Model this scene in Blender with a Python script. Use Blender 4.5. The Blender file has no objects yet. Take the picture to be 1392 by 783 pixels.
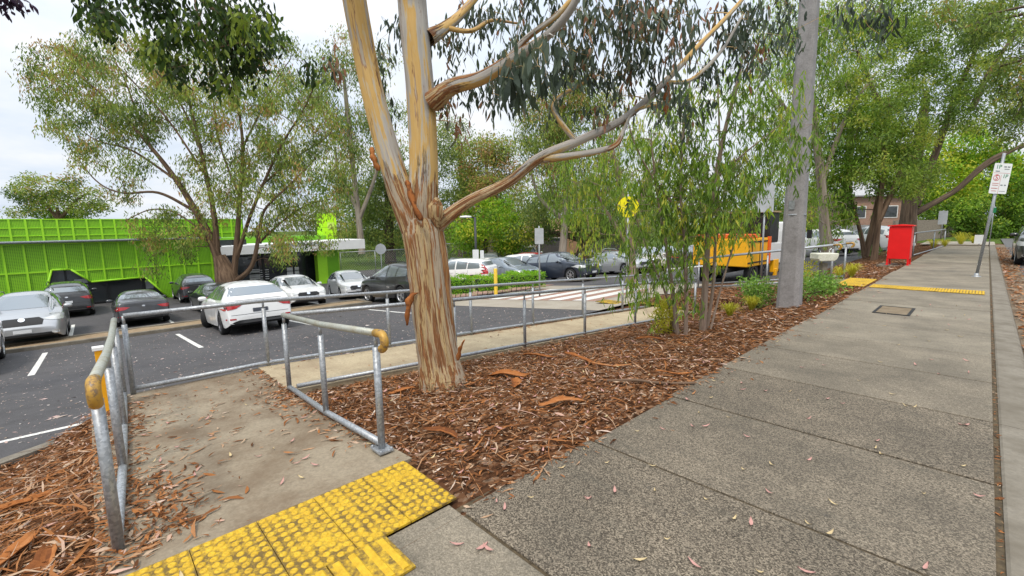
import bpy, bmesh, math, random
import numpy as np
from mathutils import Vector, Matrix
from mathutils.bvhtree import BVHTree

random.seed(7)
RNG = np.random.default_rng(11)
scene = bpy.context.scene
COL = scene.collection
PI = math.pi

# ------------------------------------------------------------------ camera frame
# world: +Y runs along the footpath, +X to the road side, Z up, metres
FOC, IW, IH = 610.0, 1392.0, 783.0
PITCH, ROLL, YAW, EYE = math.atan(83 / 610), math.radians(0.97), math.radians(46.5), 1.6
_h = np.array([-math.sin(YAW), math.cos(YAW), 0.0])
_r = np.array([math.cos(YAW), math.sin(YAW), 0.0])
_z = np.array([0, 0, 1.0])
_f = _h * math.cos(PITCH) - _z * math.sin(PITCH)
_u = _h * math.sin(PITCH) + _z * math.cos(PITCH)
_R = _r * math.cos(ROLL) - _u * math.sin(ROLL)
_U = _u * math.cos(ROLL) + _r * math.sin(ROLL)
CAM = np.array([0, 0, EYE])


def ray(px, py):
    return _f + _R * (px - IW / 2) / FOC - _U * (py - IH / 2) / FOC


def at(px, py, d):
    """point at horizontal distance d ahead, seen at photo pixel (px, py)"""
    v = ray(px, py)
    return CAM + v * (d / (v @ _h))


def onz(px, py, z=0.0):
    v = ray(px, py)
    return CAM + v * ((z - EYE) / v[2])


# ------------------------------------------------------------------ site heights
_LX = [-60, -36, -30, -24, -18, -13, -7, -3]
_LZ = [-2.2, -2.2, -2.1, -1.9, -1.55, -1.15, -.58, -.2]


def lotz(x):
    return float(np.interp(x, _LX, _LZ))


def lot_slope(x):
    return (lotz(x + .5) - lotz(x - .5))


def onlot(px, py):
    v = ray(px, py)
    t = 1.0
    for _ in range(4000):
        p = CAM + v * t
        if p[2] <= lotz(p[0]):
            break
        t += .02
    return p


def rampz(y):
    return float(np.interp(y, [0, 1.5, 10.7], [-.2, -.2, -.6]))


def landz(x):
    return float(np.interp(x, [-6.6, -5.2, -2.66], [-.22, -.19, 0]))


def lot_edge(y):
    """x where the asphalt of the car park starts"""
    if y < .1:
        return min(-6.62 + (.1 - y) * .8, -3.3)
    if y < 15.4:
        return -6.62
    return float(np.interp(y, [15.4, 17.5], [-6.62, -4.3]))


def bedz(x, y):
    """surface of the planted bed between footpath and car park"""
    if x > -1.95:
        return 0.0
    e = lot_edge(y)
    ez = lotz(e) + .05
    if y < 0:
        t = min(max((-2.0 - x) / (-2.0 - e), 0), 1)
        base = ez * (t * t * (3 - 2 * t) * .5 + t * .5)
        k = min(max(-y / .5, 0), 1)
        return base * k + landz(x) * (1 - k)
    if y < 1.5:
        return landz(x) - .035
    if y < 11.2:
        r = rampz(y)
        if x > -4.95:
            t = min(max((-2.0 - x) / 2.95, 0), 1)
            k = min((y - 1.5) / .8, 1)
            return ((r + .02) * (t * t * (3 - 2 * t))) * k + (landz(x) - .02) * (1 - k)
        return r - .06 if x > -6.5 + .055 * (y - 1.6) else r - .015
    t = min(max((-2.0 - x) / (-2.0 - e), 0), 1)
    return ez * t


# ------------------------------------------------------------------ object helpers
def tag(o, label=None, cat=None, group=None, kind=None):
    if label: o['label'] = label
    if cat: o['category'] = cat
    if group: o['group'] = group
    if kind: o['kind'] = kind
    return o


def link(o, parent=None):
    COL.objects.link(o)
    if parent is not None:
        o.parent = parent
    return o


def empty(name, loc=(0, 0, 0), rz=0.0, label=None, cat=None, group=None, scale=1.0):
    o = bpy.data.objects.new(name, None)
    o.empty_display_size = .2
    o.location = loc
    o.rotation_euler = (0, 0, rz)
    o.scale = (scale,) * 3
    link(o)
    return tag(o, label, cat, group)


def copy_tree(o, parent=None):
    c = o.copy()
    link(c, parent)
    for ch in list(o.children):
        copy_tree(ch, c)
    return c


class MB:
    """collects vertices and faces, links them as one mesh object"""

    def __init__(s):
        s.v, s.f, s.m, s.sm = [], [], [], []

    def add(s, vs, fs, mi=0, smooth=False):
        n = len(s.v)
        s.v += [tuple(map(float, v)) for v in vs]
        s.f += [tuple(n + i for i in f) for f in fs]
        s.m += [mi] * len(fs)
        s.sm += [smooth] * len(fs)
        return s

    def box(s, c, d, rot=None, mi=0):
        hx, hy, hz = d[0] / 2, d[1] / 2, d[2] / 2
        vs = [Vector((x, y, z)) for x in (-hx, hx) for y in (-hy, hy) for z in (-hz, hz)]
        if rot is not None:
            vs = [rot @ v for v in vs]
        vs = [(v[0] + c[0], v[1] + c[1], v[2] + c[2]) for v in vs]
        return s.add(vs, [(0, 1, 3, 2), (4, 6, 7, 5), (0, 4, 5, 1), (2, 3, 7, 6), (0, 2, 6, 4), (1, 5, 7, 3)], mi)

    def tube(s, pts, r, n=12, cap=True, mi=0, smooth=True):
        vs, qs, _ = tube_np(pts, r, n)
        s.add(vs, [tuple(q) for q in qs], mi, smooth)
        if cap:
            k = len(pts)
            b = len(s.v) - len(vs)
            s.f += [tuple(b + i for i in range(n))[::-1], tuple(b + (k - 1) * n + i for i in range(n))]
            s.m += [mi, mi]
            s.sm += [False, False]
        return s

    def prism(s, poly, axis, a, b, mi=0):
        """poly in the other two axes, extruded from a to b along axis 0/1/2"""
        n = len(poly)
        def P(q, t):
            q = list(q); q.insert(axis, t); return tuple(q)
        vs = [P(q, a) for q in poly] + [P(q, b) for q in poly]
        fs = [tuple(range(n))[::-1], tuple(range(n, 2 * n))]
        fs += [(i, (i + 1) % n, n + (i + 1) % n, n + i) for i in range(n)]
        return s.add(vs, fs, mi)

    def lathe(s, prof, n=16, c=(0, 0, 0), axis=2, mi=0, smooth=True):
        vs = []
        for r, t in prof:
            for k in range(n):
                a = 2 * PI * k / n
                q = [r * math.cos(a), r * math.sin(a)]
                q.insert(axis, t)
                vs.append((q[0] + c[0], q[1] + c[1], q[2] + c[2]))
        fs = [(i * n + k, i * n + (k + 1) % n, (i + 1) * n + (k + 1) % n, (i + 1) * n + k)
              for i in range(len(prof) - 1) for k in range(n)]
        return s.add(vs, fs, mi, smooth)

    def build(s, name, mats, parent=None, bevel=0.0, tone=None):
        me = bpy.data.meshes.new(name)
        me.from_pydata(s.v, [], s.f)
        for m in (mats if isinstance(mats, (list, tuple)) else [mats]):
            me.materials.append(m)
        me.polygons.foreach_set('material_index', s.m)
        me.polygons.foreach_set('use_smooth', s.sm)
        if tone is not None:
            a = me.attributes.new('tone', 'FLOAT', 'FACE')
            a.data.foreach_set('value', tone)
        bm = bmesh.new(); bm.from_mesh(me)
        bmesh.ops.recalc_face_normals(bm, faces=bm.faces)
        if bevel:
            bmesh.ops.bevel(bm, geom=[e for e in bm.edges if len(e.link_faces) == 2 and e.calc_face_angle(0) > .6],
                            offset=bevel, segments=2, affect='EDGES', profile=.5, clamp_overlap=True)
        bm.to_mesh(me); bm.free()
        o = bpy.data.objects.new(name, me)
        return link(o, parent)


def tube_np(pts, r, n=8):
    P = np.array(pts, float)
    k = len(P)
    R = np.full(k, r, float) if np.isscalar(r) else np.array(r, float)
    T = np.zeros_like(P)
    T[1:-1] = P[2:] - P[:-2]
    T[0] = P[1] - P[0]; T[-1] = P[-1] - P[-2]
    T /= np.linalg.norm(T, axis=1)[:, None] + 1e-9
    a = np.array([0, 0, 1.0]) if abs(T[0][2]) < .9 else np.array([1.0, 0, 0])
    N = np.cross(T[0], a); N /= np.linalg.norm(N)
    ang = np.linspace(0, 2 * PI, n, endpoint=False)
    V = np.zeros((k, n, 3)); B = np.zeros((k, n, 3))
    L = 0
    for i in range(k):
        N = N - T[i] * (N @ T[i]); N /= np.linalg.norm(N) + 1e-9
        M = np.cross(T[i], N)
        if i: L += np.linalg.norm(P[i] - P[i - 1])
        V[i] = P[i] + R[i] * (np.cos(ang)[:, None] * N + np.sin(ang)[:, None] * M)
        B[i, :, 0] = np.cos(ang) * R[i]; B[i, :, 1] = np.sin(ang) * R[i]; B[i, :, 2] = L
    i, j = np.meshgrid(np.arange(k - 1), np.arange(n), indexing='ij')
    j2 = (j + 1) % n
    Q = np.stack([i * n + j, i * n + j2, (i + 1) * n + j2, (i + 1) * n + j], -1).reshape(-1, 4)
    return V.reshape(-1, 3), Q, B.reshape(-1, 3)


def np_mesh(name, V, Q, mat, parent=None, tone=None, bark=None, smooth=True):
    V = np.asarray(V, np.float32); Q = np.asarray(Q, np.int32)
    me = bpy.data.meshes.new(name)
    me.vertices.add(len(V)); me.vertices.foreach_set('co', V.ravel())
    n, k = Q.shape
    me.loops.add(n * k); me.loops.foreach_set('vertex_index', Q.ravel())
    me.polygons.add(n); me.polygons.foreach_set('loop_start', np.arange(0, n * k, k, dtype=np.int32))
    me.polygons.foreach_set('use_smooth', np.full(n, smooth))
    me.materials.append(mat)
    if tone is not None:
        a = me.attributes.new('tone', 'FLOAT', 'FACE'); a.data.foreach_set('value', np.asarray(tone, np.float32))
    if bark is not None:
        a = me.attributes.new('bark', 'FLOAT_VECTOR', 'POINT'); a.data.foreach_set('vector', np.asarray(bark, np.float32).ravel())
    me.update(calc_edges=True)
    o = bpy.data.objects.new(name, me)
    return link(o, parent)


def curve_pts(ctrl, n=24):
    """Catmull-Rom through control points"""
    C = np.array(ctrl, float)
    C = np.vstack([2 * C[0] - C[1], C, 2 * C[-1] - C[-2]])
    out = []
    segs = len(C) - 3
    for s in range(segs):
        p0, p1, p2, p3 = C[s:s + 4]
        m = max(2, n // segs)
        for t in np.linspace(0, 1, m, endpoint=False):
            out.append(.5 * ((2 * p1) + (p2 - p0) * t + (2 * p0 - 5 * p1 + 4 * p2 - p3) * t ** 2 + (3 * p1 - p0 - 3 * p2 + p3) * t ** 3))
    out.append(C[-2])
    return np.array(out)


def text_mesh(name, body, size, mat, parent, M, depth=.004, align='CENTER'):
    cu = bpy.data.curves.new(name, 'FONT')
    cu.body = body; cu.size = size; cu.extrude = depth
    cu.align_x = align; cu.align_y = 'CENTER'
    t = bpy.data.objects.new(name + '_tmp', cu)
    COL.objects.link(t)
    dg = bpy.context.evaluated_depsgraph_get()
    me = bpy.data.meshes.new_from_object(t.evaluated_get(dg))
    COL.objects.unlink(t)
    bpy.data.objects.remove(t)
    me.transform(M)
    me.materials.clear(); me.materials.append(mat)
    o = bpy.data.objects.new(name, me)
    return link(o, parent)


# ------------------------------------------------------------------ material helpers
class NT:
    def __init__(s, name):
        s.mat = bpy.data.materials.new(name)
        s.mat.use_nodes = True
        s.t = s.mat.node_tree
        s.b = s.t.nodes['Principled BSDF']
        s.out = s.t.nodes['Material Output']

    def n(s, typ, **kw):
        nd = s.t.nodes.new(typ)
        for k, v in kw.items():
            if k.startswith('i_'):
                nd.inputs[k[2:].replace('_', ' ')].default_value = v
            else:
                setattr(nd, k, v)
        return nd

    def l(s, a, b):
        s.t.links.new(a, b)

    def coord(s, kind='Object', scale=(1, 1, 1)):
        tc = s.n('ShaderNodeTexCoord')
        mp = s.n('ShaderNodeMapping')
        mp.inputs['Scale'].default_value = scale
        s.l(tc.outputs[kind], mp.inputs['Vector'])
        return mp.outputs['Vector']

    def world(s, scale=(1, 1, 1)):
        g = s.n('ShaderNodeNewGeometry')
        mp = s.n('ShaderNodeMapping')
        mp.inputs['Scale'].default_value = scale
        s.l(g.outputs['Position'], mp.inputs['Vector'])
        return mp.outputs['Vector']

    def attr(s, name):
        return s.n('ShaderNodeAttribute', attribute_name=name)

    def noise(s, vec, scale, detail=4, rough=.55):
        nd = s.n('ShaderNodeTexNoise')
        nd.inputs['Scale'].default_value = scale
        nd.inputs['Detail'].default_value = detail
        nd.inputs['Roughness'].default_value = rough
        if vec is not None: s.l(vec, nd.inputs['Vector'])
        return nd.outputs['Fac']

    def voro(s, vec, scale, out='Color', feature='F1', rnd=1.0):
        nd = s.n('ShaderNodeTexVoronoi', feature=feature)
        nd.inputs['Scale'].default_value = scale
        nd.inputs['Randomness'].default_value = rnd
        if vec is not None: s.l(vec, nd.inputs['Vector'])
        return nd.outputs[out]

    def ramp(s, fac, stops, interp='LINEAR'):
        nd = s.n('ShaderNodeValToRGB')
        r = nd.color_ramp
        r.interpolation = interp
        while len(r.elements) < len(stops):
            r.elements.new(.5)
        for e, (p, c) in zip(r.elements, stops):
            e.position = p
            e.color = (*c, 1) if len(c) == 3 else c
        s.l(fac, nd.inputs['Fac'])
        return nd.outputs['Color']

    def mix(s, fac, a, b, mode='MIX'):
        nd = s.n('ShaderNodeMix', data_type='RGBA', blend_type=mode)
        for sock, v in ((nd.inputs[0], fac), (nd.inputs[6], a), (nd.inputs[7], b)):
            if isinstance(v, (int, float)): sock.default_value = v
            elif isinstance(v, tuple): sock.default_value = (*v, 1) if len(v) == 3 else v
            else: s.l(v, sock)
        return nd.outputs[2]

    def math(s, op, a, b=None):
        nd = s.n('ShaderNodeMath', operation=op)
        for i, v in enumerate((a, b)):
            if v is None: continue
            if isinstance(v, (int, float)): nd.inputs[i].default_value = v
            else: s.l(v, nd.inputs[i])
        return nd.outputs[0]

    def bump(s, h, strength=.3, dist=.01):
        nd = s.n('ShaderNodeBump')
        nd.inputs['Strength'].default_value = strength
        nd.inputs['Distance'].default_value = dist
        s.l(h, nd.inputs['Height'])
        s.l(nd.outputs['Normal'], s.b.inputs['Normal'])
        return nd

    def set(s, color=None, rough=None, metal=None, spec=None, **kw):
        for key, v in (('Base Color', color), ('Roughness', rough), ('Metallic', metal), ('Specular IOR Level', spec)):
            if v is None: continue
            if isinstance(v, (int, float)): s.b.inputs[key].default_value = v
            elif isinstance(v, tuple): s.b.inputs[key].default_value = (*v, 1)
            else: s.l(v, s.b.inputs[key])
        for k, v in kw.items():
            s.b.inputs[k.replace('_', ' ')].default_value = v
        return s.mat


def plain(name, c, rough=.6, metal=0.0, var=.12, scale=6.0, spec=.4, bump=0.0, **kw):
    """a single coloured surface with mild wear in colour and gloss"""
    t = NT(name)
    v = t.coord()
    f = t.noise(v, scale, 5, .6)
    lo = tuple(x * (1 - var) for x in c); hi = tuple(min(1, x * (1 + var)) for x in c)
    col = t.ramp(f, [(.3, lo), (.7, hi)])
    rr = t.math('MULTIPLY_ADD', f, .25); t.t.nodes[-1].inputs[2].default_value = max(0, rough - .12)
    if bump: t.bump(t.noise(v, scale * 12, 3), bump, .004)
    return t.set(col, rr, metal, spec, **kw)
# ------------------------------------------------------------------ materials
def asphalt(name, c, flecks=True):
    t = NT(name)
    w = t.world()
    big = t.noise(w, .35, 4)
    fine = t.noise(w, 90, 3, .7)
    agg = t.voro(w, 160, 'Distance')
    col = t.ramp(big, [(.3, tuple(x * .8 for x in c)), (.7, tuple(x * 1.25 for x in c))])
    col = t.mix(t.math('MULTIPLY', fine, .55), col, tuple(min(1, x * 2.2) for x in c))
    col = t.mix(t.ramp(t.noise(w, 2.2, 5, .7), [(.45, (0, 0, 0)), (.75, (.6, .6, .6))]), col, tuple(x * .7 for x in c))
    t.bump(agg, .5, .006)
    return t.set(col, .85, spec=.3)


M_ASPH = asphalt('asphalt', (.064, .061, .062))
M_ROAD = asphalt('road_asphalt', (.09, .088, .086))


def concrete_aggregate():
    t = NT('footpath_concrete')
    w = t.world()
    tone = t.attr('tone').outputs['Fac']
    peb = t.voro(w, 150, 'Color')
    pebv = t.n('ShaderNodeSeparateColor'); t.l(peb, pebv.inputs[0])
    base = t.ramp(pebv.outputs[0], [(0, (.038, .030, .021)), (.3, (.092, .074, .053)), (.62, (.178, .145, .106)), (1, (.33, .275, .20))])
    plainc = t.ramp(t.noise(w, 45, 4, .7), [(.3, (.205, .177, .132)), (.7, (.39, .342, .26))])
    col = t.mix(tone, base, plainc)
    col = t.mix(t.ramp(t.noise(w, 1.3, 6, .65), [(.36, (.95, .95, .95)), (.64, (0, 0, 0))]), col, t.mix(.42, col, (.03, .028, .024)))
    streak = t.noise(t.world((.9, 7, 1)), 1.6, 5, .7)
    col = t.mix(t.ramp(streak, [(.5, (0, 0, 0)), (.72, (.38, .38, .38))]), col, (.085, .078, .06))
    spots = t.voro(w, 3.3, 'Distance')
    col = t.mix(t.ramp(spots, [(.02, (.55, .55, .55)), (.075, (0, 0, 0))]), col, (.05, .046, .042))
    col = t.mix(t.ramp(t.noise(w, 210, 2), [(.57, (0, 0, 0)), (.70, (.35, .35, .35))]), col, (.34, .30, .23))
    t.bump(pebv.outputs[0], .45, .004)
    return t.set(col, .85, spec=.25)


M_PATH = concrete_aggregate()


def concrete(name, c, dirt=(.16, .11, .07), amount=.5, scale=1.2, bump=.25):
    t = NT(name)
    w = t.world()
    f = t.noise(w, 40, 5, .7)
    col = t.ramp(f, [(.25, tuple(x * .72 for x in c)), (.75, tuple(min(1, x * 1.22) for x in c))])
    d = t.ramp(t.noise(w, scale, 7, .68), [(.42, (0, 0, 0)), (.68, (amount,) * 3)])
    col = t.mix(d, col, dirt)
    col = t.mix(t.ramp(t.noise(w, 7, 4, .7), [(.55, (0, 0, 0)), (.75, (.4,) * 3)]), col, tuple(x * .5 for x in c))
    t.bump(t.noise(w, 120, 3, .7), bump, .005)
    return t.set(col, .88, spec=.25)


M_LAND = concrete('landing_concrete', (.29, .24, .17), (.13, .085, .05), .85, 1.3)
M_RAMP = concrete('ramp_concrete', (.44, .36, .235), (.20, .14, .085), .55, 1.5)
M_KERB = concrete('kerb_concrete', (.22, .195, .155), (.085, .068, .045), .65, 2.5)
M_GUTTER = concrete('dirty_gutter', (.20, .16, .11), (.13, .075, .04), .85, 1.6)
M_APRON = concrete('apron_concrete', (.36, .32, .26), (.2, .16, .11), .45, .9)
M_BRICKRED = concrete('red_paving', (.36, .215, .165), (.22, .14, .10), .5, 2)
M_GROUT = plain('joint_dirt', (.085, .062, .034), .95, scale=25, var=.5, bump=.6)


def soil():
    t = NT('mulch_soil')
    w = t.world()
    wc = t.n('ShaderNodeVectorMath', operation='ADD')
    nz = t.n('ShaderNodeTexNoise'); nz.inputs['Scale'].default_value = 14; t.l(w, nz.inputs['Vector'])
    sc = t.n('ShaderNodeVectorMath', operation='SCALE'); sc.inputs['Scale'].default_value = .09
    t.l(nz.outputs['Color'], sc.inputs[0]); t.l(w, wc.inputs[0]); t.l(sc.outputs[0], wc.inputs[1])
    mp = t.n('ShaderNodeMapping'); mp.inputs['Scale'].default_value = (1, .45, 1); mp.inputs['Rotation'].default_value = (0, 0, .6)
    t.l(wc.outputs[0], mp.inputs['Vector'])
    ce = t.voro(mp.outputs[0], 34, 'Color')
    s = t.n('ShaderNodeSeparateColor'); t.l(ce, s.inputs[0])
    col = t.ramp(s.outputs[0], [(0, (.022, .011, .006)), (.3, (.06, .026, .012)), (.55, (.12, .05, .022)), (.8, (.19, .095, .048)), (1, (.30, .20, .13))])
    col = t.mix(t.ramp(t.noise(w, 1.1, 5), [(.4, (0, 0, 0)), (.7, (.5,) * 3)]), col, (.06, .035, .022))
    # grass and weeds away from the bed
    far = t.n('ShaderNodeSeparateXYZ'); t.l(w, far.inputs[0])
    ma = t.math('GREATER_THAN', t.math('ADD', t.math('MULTIPLY', far.outputs[0], -1.0), t.math('MULTIPLY', t.noise(w, .25, 3), 6)), 40)
    mb = t.math('GREATER_THAN', t.math('ADD', far.outputs[1], t.math('MULTIPLY', t.noise(w, .3, 3), 8)), 52)
    mc = t.math('GREATER_THAN', t.math('ADD', far.outputs[0], t.math('MULTIPLY', t.noise(w, .5, 3), 3)), 9)
    m = t.math('MAXIMUM', t.math('MAXIMUM', ma, mb), mc)
    grass = t.ramp(t.noise(w, 1.6, 6, .7), [(.3, (.05, .085, .018)), (.55, (.09, .14, .03)), (.8, (.17, .15, .06))])
    col = t.mix(m, col, grass)
    t.bump(s.outputs[0], .8, .03)
    return t.set(col, .98, spec=.02)


M_SOIL = soil()


def chip_mat(name, stops, rough=.95, spec=.04):
    t = NT(name)
    tone = t.attr('tone').outputs['Fac']
    col = t.ramp(tone, stops)
    w = t.world((1, 1, 1))
    col = t.mix(t.ramp(t.noise(w, 60, 4, .7), [(.3, (.5,) * 3), (.7, (0, 0, 0))]), col, t.mix(.5, col, (.03, .015, .01)))
    return t.set(col, rough, spec=spec)


M_CHIP = chip_mat('bark_chips', [(0, (.05, .022, .010)), (.2, (.15, .062, .026)), (.42, (.28, .115, .044)), (.58, (.38, .155, .052)),
                                 (.72, (.42, .25, .14)), (.84, (.50, .37, .26)), (.92, (.54, .31, .24)), (1, (.66, .57, .46))])
M_FLECK = chip_mat('pale_leaf_flecks', [(0, (.30, .24, .18)), (.4, (.46, .38, .33)), (.7, (.52, .36, .33)), (1, (.62, .58, .53))])
M_BARKSHEET = chip_mat('fallen_bark', [(0, (.16, .06, .025)), (.4, (.36, .13, .04)), (.7, (.46, .20, .075)), (1, (.42, .27, .17))])
M_LEAFPINK = chip_mat('dry_pink_leaf', [(0, (.48, .24, .20)), (.5, (.54, .30, .26)), (1, (.60, .42, .37))])
M_LEAFTAN = chip_mat('dry_tan_leaf', [(0, (.42, .28, .12)), (.5, (.58, .46, .26)), (1, (.66, .60, .48))])


def tactile():
    t = NT('yellow_tactile')
    o = t.coord('Object')
    w = t.world()
    tone = t.attr('tone').outputs['Fac']
    y = t.ramp(t.noise(w, 30, 4, .7), [(.3, (.46, .27, .012)), (.7, (.64, .42, .026))])
    grime = t.math('ADD', t.math('MULTIPLY', t.noise(w, 24, 6, .75), .9), t.math('MULTIPLY', t.noise(w, 3, 4), .5))
    thr = t.math('SUBTRACT', grime, t.math('MULTIPLY', tone, .30))
    col = t.mix(t.ramp(thr, [(.53, (0, 0, 0)), (.73, (.85,) * 3)]), y, (.075, .05, .022))
    t.bump(t.noise(w, 160, 3), .3, .003)
    return t.set(col, .6, spec=.35)


M_TACT = tactile()
M_YELLOW = plain('yellow_paint', (.74, .50, .05), .55, var=.15, scale=14)
M_LINE = None


def paint_line(name, c):
    t = NT(name)
    w = t.world()
    col = t.mix(t.ramp(t.noise(w, 26, 6, .75), [(.47, (0, 0, 0)), (.68, (.6,) * 3)]), c, (.13, .12, .11))
    t.bump(t.noise(w, 150, 3), .3, .004)
    return t.set(col, .75, spec=.25)


M_LINE = paint_line('worn_white_paint', (.72, .71, .66))


def galv(name='galvanised_steel', rust=.2):
    t = NT(name)
    o = t.world()
    s = t.voro(o, 70, 'Color')
    sc = t.n('ShaderNodeSeparateColor'); t.l(s, sc.inputs[0])
    col = t.ramp(sc.outputs[0], [(0, (.25, .265, .28)), (1, (.42, .44, .46))])
    col = t.mix(t.ramp(t.noise(o, 3.5, 6, .7), [(.5, (0, 0, 0)), (.72, (rust,) * 3)]), col, (.28, .22, .13))
    col = t.mix(t.ramp(t.noise(o, 9, 5, .7), [(.52, (0, 0, 0)), (.75, (.4,) * 3)]), col, (.20, .21, .20))
    r = t.ramp(t.noise(o, 30, 3), [(.3, (.38,) * 3), (.7, (.58,) * 3)])
    return t.set(col, r, .55, .5)


M_GALV = galv()


def oldrail():
    t = NT('weathered_top_rail')
    o = t.world()
    col = t.ramp(t.noise(o, 5, 6, .7), [(.25, (.26, .29, .24)), (.45, (.40, .41, .36)), (.6, (.34, .33, .26)), (.8, (.44, .36, .22))])
    col = t.mix(t.ramp(t.noise(o, 45, 4, .7), [(.5, (0, 0, 0)), (.7, (.5,) * 3)]), col, (.18, .15, .11))
    return t.set(col, .5, .35, .5)


M_OLDRAIL = oldrail()


def endpaint():
    t = NT('chipped_yellow_paint')
    o = t.world()
    col = t.ramp(t.noise(o, 16, 6, .7), [(.35, (.50, .28, .03)), (.52, (.42, .24, .05)), (.60, (.16, .10, .05)), (.72, (.34, .33, .3))])
    return t.set(col, .45, .1, .5)


M_ENDPAINT = endpaint()
M_BLACKM = plain('black_metal', (.02, .02, .022), .45, .3)
M_DKGLASS = None


def glassy(name, c, rough=.04, spec=.8):
    t = NT(name)
    return t.set(c, rough, 0.0, spec, Coat_Weight=.6, Coat_Roughness=.02)


_cg = NT('car_glass')
M_CARGLASS = _cg.set((.20, .23, .25), .04, .30, .9, Coat_Weight=.8, Coat_Roughness=.01)
M_BLDGLASS = glassy('building_glass', (.03, .036, .04), .12, .5)
M_TYRE = plain('tyre_rubber', (.018, .018, .019), .85, scale=20)
M_RIM = plain('alloy_rim', (.55, .56, .58), .32, .75, var=.08)
M_RIMDK = plain('dark_rim', (.10, .10, .11), .35, .6, var=.08)
M_TRIM = plain('black_trim', (.016, .016, .017), .6, scale=20)
M_CHROME = plain('chrome_trim', (.72, .73, .75), .18, .9, var=.05)
M_REDLAMP = glassy('red_lamp', (.42, .012, .015), .12, .7)
M_CLEARLAMP = glassy('clear_lamp', (.52, .53, .52), .1, .9)
M_AMBER = glassy('amber_lamp', (.6, .2, .02), .15, .7)
M_PLATE = plain('number_plate', (.62, .64, .66), .45, var=.05)
M_PLATEDK = plain('dark_number_plate', (.05, .055, .07), .4, var=.05)
M_WHITE = plain('white_paint', (.78, .78, .76), .5, var=.05, scale=2)
M_SIGNW = plain('sign_white', (.80, .81, .80), .4, var=.03)
M_SIGNBACK = plain('sign_back_aluminium', (.48, .50, .52), .5, .4, var=.08)
M_GREY = plain('grey_paint', (.30, .31, .32), .55, var=.1)
M_TXTG = plain('sign_green', (.02, .22, .09), .5)
M_TXTR = plain('sign_red', (.55, .03, .04), .5)
M_TXTK = plain('sign_grey', (.22, .24, .25), .5)


def carpaint(name, c, metal=.0, rough=.32):
    t = NT(name)
    o = t.coord()
    f = t.noise(o, 3, 4, .6)
    dust = t.ramp(t.noise(o, 1.1, 6, .7), [(.4, (0, 0, 0)), (.75, (.10,) * 3)])
    col = t.mix(dust, c, (.30, .28, .25))
    return t.set(col, rough, metal, .5, Coat_Weight=.8, Coat_Roughness=.06)


def barkmat(name, stops, streak=1.0, sx=9.0, sz=.55, patch=None, bump=.5):
    """bark in long streaks that follow the limb (attribute: angle and length)"""
    t = NT(name)
    a = t.attr('bark').outputs['Vector']
    mp = t.n('ShaderNodeMapping'); mp.inputs['Scale'].default_value = (sx, sx, sz)
    t.l(a, mp.inputs['Vector'])
    f = t.noise(mp.outputs[0], 1.0, 7, .62)
    col = t.ramp(f, stops, 'LINEAR')
    mp2 = t.n('ShaderNodeMapping'); mp2.inputs['Scale'].default_value = (sx * 3.2, sx * 3.2, sz * 2.6)
    t.l(a, mp2.inputs['Vector'])
    g = t.noise(mp2.outputs[0], 1.0, 6, .7)
    if patch:
        col = t.mix(t.ramp(g, patch[0]), col, patch[1])
    t.bump(t.math('ADD', f, t.math('MULTIPLY', g, .6)), bump, .03)
    return t.set(col, .85, spec=.2)


M_BARKDK = barkmat('dark_bark', [(.3, (.045, .032, .024)), (.5, (.12, .085, .06)), (.7, (.20, .145, .10))], sx=14, sz=1.2)
M_BARKBR = barkmat('brown_bark', [(.3, (.06, .038, .026)), (.5, (.15, .098, .064)), (.7, (.26, .175, .115))], sx=12, sz=.9)
M_BARKGUM = barkmat('smooth_gum_bark', [(.3, (.14, .11, .085)), (.5, (.30, .25, .20)), (.7, (.42, .37, .31))], sx=8, sz=.6)
M_BARKYNG = barkmat('young_gum_bark', [(.3, (.16, .11, .085)), (.5, (.26, .19, .145)), (.7, (.33, .275, .22))], sx=30, sz=2)


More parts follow.
